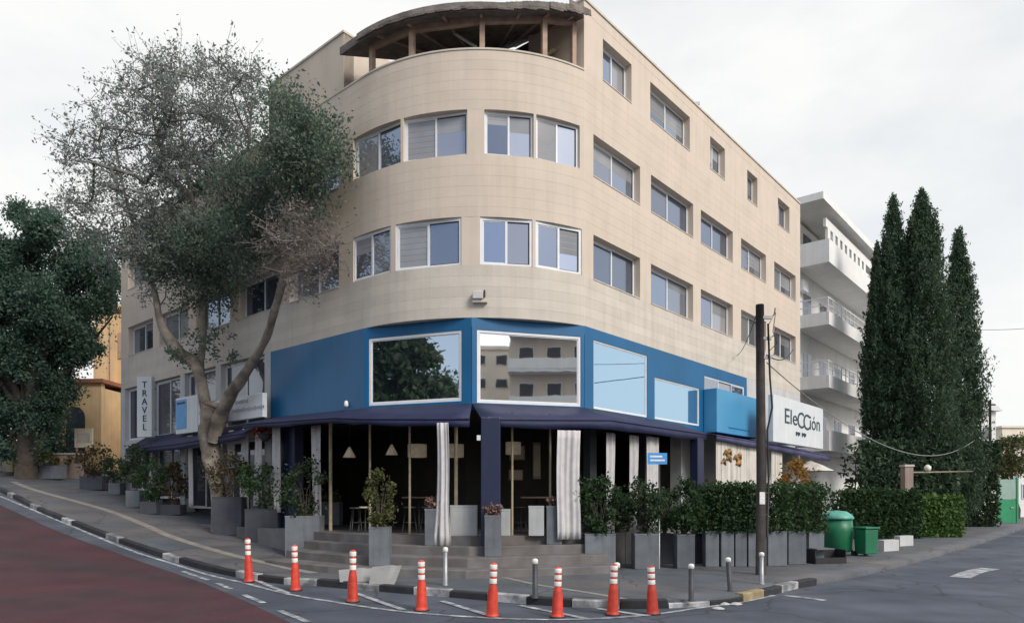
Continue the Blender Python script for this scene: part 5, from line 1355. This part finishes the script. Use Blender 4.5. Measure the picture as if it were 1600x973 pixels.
# green gate and far houses
Yg = 50.0
t = empty('green_gate', (px2x(1574, Yg), Yg, 0.05), label='bright green metal gate leaf at the far right end of the street', cat='gate')
wd = 30 * Yg / F
b = MB(); b.box((0, 0, .95), (wd, .06, 1.7)); b.build('lower_panel', M['gate'], t)
b = MB(); b.box((0, 0, 2.55), (wd, .05, 1.4)); b.build('upper_panel', M['gate_mesh'], t)
for s_ in (-1, 1):
    b = MB(); b.box((s_ * wd / 2, 0, 1.7), (.14, .14, 3.4)); b.build('gate_post', M['gate'], t)
b = MB(); b.box((.3, -.05, 1.2), (.2, .05, .1)); b.build('handle', M['steel'], t)
def house(name, px0, px1, ytop, Y, dp, m, label, roofm=None, wins=(), roof_h=0, base=None):
    X0, X1 = px2x(px0, Y), px2x(px1, Y); cx = (X0 + X1) / 2; wd = X1 - X0; z1 = pz(ytop, Y); z0 = (zg(cx, Y) if base is None else base) - .3
    t = empty(name, (cx, Y, z0), label=label, cat='building' if 'block' in label else 'house')
    b = MB(); b.box((0, dp / 2, (z1 - z0) / 2), (wd, dp, z1 - z0)); b.build('wall', m, t)
    H_ = z1 - z0
    b = MB()
    if roof_h:
        e_ = .4; vs = [(-wd / 2 - e_, -e_, H_), (wd / 2 + e_, -e_, H_), (wd / 2 + e_, dp + e_, H_), (-wd / 2 - e_, dp + e_, H_), (0, -e_, H_ + roof_h), (0, dp + e_, H_ + roof_h)]
        b.add(vs, [(0, 1, 4), (1, 2, 5, 4), (2, 3, 5), (3, 0, 4, 5), (3, 2, 1, 0)])
    else: b.box((0, dp / 2, H_ + .12), (wd + .4, dp + .4, .24))
    b.build('roof', roofm or m, t)
    for (x, z, w_, h_) in wins:
        f = MB(); f.box((x * wd, -.02, z * H_), (w_ + .16, .1, h_ + .16)); fo = f.build('window', M['frame'], t)
        g_ = MB(); g_.box((x * wd, -.075, z * H_), (w_, .03, h_)); go = g_.build('pane', G['shop'], fo)
    return t
house('far_house', 1508, 1556, 642, 62, 9, M['white_bld'], 'pale distant house with a low gabled roof behind the cypress', M['white_bld'], [(-.2, .8, .8, 1.1), (.2, .8, .8, 1.1)], 1.4)
house('far_apartments', 1566, 1680, 668, 85, 14, M['far'], 'beige distant block at the right edge of the view', None, [(x, z, 1.6, 1.5) for x in (-.4, -.2, 0, .2, .4) for z in (.35, .6, .82)])
house('far_villa', 1590, 1700, 735, 62, 8, M['white_bld'], 'low white house beyond the green gate at the right edge', M['tile_red'], [(-.35, .6, 1.0, 1.2), (.1, .6, 1, 1.2)], 0)
big_tree('roadside_tree', px2x(1590, 58), 58, 1.8, [(wp(1588, 712, 58), (1.6, 1.4, 1.7)), (wp(1570, 725, 58), (1.2, 1.2, 1.2))], L['olivey'], 3500, .25, 'small olive green tree above the green gate', .14)

# ochre house on the left
Yo = 46.0
gz = zg(px2x(170, Yo), Yo)
t = empty('ochre_house', (px2x(176, Yo), Yo, gz), label='sunlit ochre house with an arched porch left of the stone building', cat='house')
kk = Yo / F; cx0 = px2x(176, Yo)
def ob(x0, x1, y0, y1, Y, dp, name, m):
    b = MB(); X0, X1 = px2x(x0, Y) - cx0, px2x(x1, Y) - cx0; b.box(((X0 + X1) / 2, Y - Yo + dp / 2, (pz(y0, Y) + pz(y1, Y)) / 2 - gz), (X1 - X0, dp, pz(y0, Y) - pz(y1, Y))); return b.build(name, m, t)
ob(146, 240, 482, 760, Yo, 9, 'wall', M['orange'])
ob(140, 246, 474, 482, Yo - .3, 9.6, 'roof_edge', M['orange'])
ob(172, 178, 486, 715, Yo - .25, .26, 'corner_pilaster', M['orange'])
for (x0, x1, y0, y1) in ((150, 164, 600, 640), (184, 196, 520, 560)):
    ob(x0, x1, y0, y1, Yo - .06, .1, 'window', M['wood'])
# porch with a real arch
Yp = 43.5; xa, xb = px2x(92, Yp) - cx0, px2x(158, Yp) - cx0; oxa, oxb = px2x(98, Yp) - cx0, px2x(133, Yp) - cx0
zt, zb_ = pz(598, Yp) - gz, -1.0; sp = pz(652, Yp) - gz; ra = (oxb - oxa) / 2
prof = [(xa, zb_), (oxa, zb_), (oxa, sp)] + [((oxa + oxb) / 2 - ra * math.cos(a), sp + ra * math.sin(a)) for a in np.linspace(0, math.pi, 13)[1:-1]] + [(oxb, sp), (oxb, zb_), (xb, zb_), (xb, zt), (xa, zt)]
b = MB(); n_ = len(prof); y0 = Yp - Yo; vs = [(x, y0, z) for x, z in prof] + [(x, y0 + .4, z) for x, z in prof]
fs = [tuple(range(n_)), tuple(range(n_, 2 * n_))[::-1]] + [(i, i + n_, (i + 1) % n_ + n_, (i + 1) % n_) for i in range(n_)]
b.add(vs, fs); b.build('arched_porch', M['orange'], t)
b = MB(); b.box(((xa + xb) / 2, y0 + 1.3, zt + .12), (xb - xa + .4, 3.0, .24)); b.build('porch_roof', M['tile_red'], t)
b = MB(); b.box(((xa + xb) / 2 - 2, y0 + 2.3, zt / 2), (xb - xa + 4, .2, zt)); b.build('porch_back_wall', M['dkwall'], t)
b = MB(); b.box((xb - .2, y0 + 1.3, zt / 2 - .3), (.4, 1.78, zt)); b.build('porch_side_wall', M['orange'], t)
Yn = 40.0; p = (px2x(131, Yn), Yn, zg(px2x(131, Yn), Yn))
t = empty('notice_board', p, label='beige notice board on posts in front of the ochre house porch', cat='sign')
z0, z1 = pz(699, Yn) - p[2], pz(669, Yn) - p[2]
b = MB(); b.box((0, 0, (z0 + z1) / 2), (28 * Yn / F, .08, z1 - z0)); b.build('board', M['far'], t)
b = MB(); b.box((0, -.045, (z0 + z1) / 2), (20 * Yn / F, .01, (z1 - z0) * .5)); b.build('notice_face', M['vinyl'], t)
for s_ in (-1, 1):
    b = MB(); b.box((s_ * .42, .03, z0 / 2), (.08, .08, z0)); b.build('post', M['wood'], t)
# garden wall and dry agaves
Yw = 38.5
for i, (x0, x1, lb) in enumerate(((-60, 20, 'pinkish low garden wall at the far left edge under the dark tree'), (28, 118, 'pinkish low garden wall between the dark tree and the notice board'))):
    xa, xb = px2x(x0, Yw), px2x(x1, Yw - 1.0 * i); zz = zg((xa + xb) / 2, Yw)
    t = empty('garden_wall', ((xa + xb) / 2, Yw - .4 * i, zz), 0, label=lb, cat='wall')
    b = MB(); b.box((0, 0, .3), (xb - xa, .25, 2.0)); b.build('wall_body', M['pink'], t)
    b = MB(); b.box((0, 0, 1.34), (xb - xa + .1, .36, .08)); b.build('coping', M['stone_pale'], t)
def agave(px, yb, yt, lb, Y):
    p = Vector((px2x(px, Y), Y, zg(px2x(px, Y), Y) + .1)); h_ = pz(yt, Y) - p.z
    t = empty('agave_plant', p, label=lb, cat='plant')
    b = MB()
    for k in range(18):
        a = k * 2.4; e_ = .25 + .75 * rng.random(); L_ = h_ * (.55 + .45 * rng.random()); dx, dy = math.cos(a) * L_ * .4 * e_, math.sin(a) * L_ * .4 * e_
        b.tube([(0, 0, 0), (dx * .5, dy * .5, L_ * .5), (dx, dy, L_ * (1 - .1 * e_))], [.12, .1, .01], 4)
    b.build('blades', M['agave'], t)
    b = MB(); b.lathe((0, 0, -.1), [(.3, 0), (.25, .25), (.1, .4)], 8); b.build('stump', M['bark_dark'], t)
agave(45, 740, 630, 'tall dry agave with pale blades below the dark tree', 37)
agave(16, 742, 668, 'shorter dry agave at the left edge below the dark tree', 37)

# ------------------------------------------------------------------ across the street (seen mirrored in the big windows)
def mirror_place(i, px, dist):
    """where the line of sight through column px goes after it meets facet i of the blue storey"""
    p0, p1 = BP[i], BP[i + 1]; t = (p1 - p0).normalized(); n = V2(t.y, -t.x)
    h_ = p0 + t * facet_px(i, px); d = h_.normalized(); r = d - 2 * d.dot(n) * n
    return h_ + r * dist, r, h_.length
def opposite(name, px, dist, wd, ytop, floors, label, m, balc):
    c, r, hl = mirror_place(2, px, dist); tot = hl + dist; ztop = EYE + (HY - ytop) / F * tot
    ang = math.atan2(r.y, r.x) - math.pi / 2            # local +y points away from the mirror
    t = empty(name, (c.x, c.y, 0), ang, label=label, cat='building')
    b = MB(); b.box((0, 6, ztop / 2), (wd, 12, ztop)); b.build('wall', m, t)
    b = MB(); b.box((0, 6, ztop + .2), (wd + .5, 12.5, .4)); b.build('roof', m, t)
    fh = ztop / floors
    for f in range(floors):
        for k in range(int(wd / 2.3)):
            x = -wd / 2 + 1.2 + k * 2.3
            q = MB(); q.box((x, -.02, fh * f + fh * .55), (1.3, .1, fh * .42)); wo = q.build('window', M['frame'], t)
            g_ = MB(); g_.box((x, -.08, fh * f + fh * .55), (1.16, .03, fh * .42 - .14)); g_.build('pane', M['seal'], wo)
        if balc:
            q = MB(); q.box((0, -.7, fh * f + .12), (wd, 1.4, .24)); q.box((0, -1.35, fh * f + .6), (wd, .1, .9)); q.build('balcony', M['white_bld'], t)
    return t
opposite('opposite_flats', 775, 52, 22, 546, 7, 'beige flats across the street mirrored in the right display window', M['far'], False)
opposite('opposite_block', 886, 36, 9.5, 470, 6, 'white balconied block across the street mirrored in the right display window', M['stone'], True)
for px, dist, yt, rr, lb in ((606, 16, 500, 2.6, 'dark tree across the road mirrored in the left display window'), (645, 50, 600, 5.0, 'low round tree mirrored in the left display window, left one'), (700, 46, 585, 5.0, 'low round tree mirrored in the left display window, right one')):
    c, r, hl = mirror_place(1, px, dist); tot = hl + dist; zt = EYE + (HY - yt) / F * tot
    big_tree('opposite_tree', c.x, c.y, zt * .4, [((c.x, c.y, zt * .72), (rr, rr, zt * .3)), ((c.x + 1, c.y + .5, zt * .5), (rr * .9, rr * .9, zt * .28))], L['ficus'], 9000, .42, lb, .3)

print('objects', len(bpy.data.objects), 'tris', sum(len(o.data.polygons) for o in bpy.data.objects if o.type == 'MESH'))
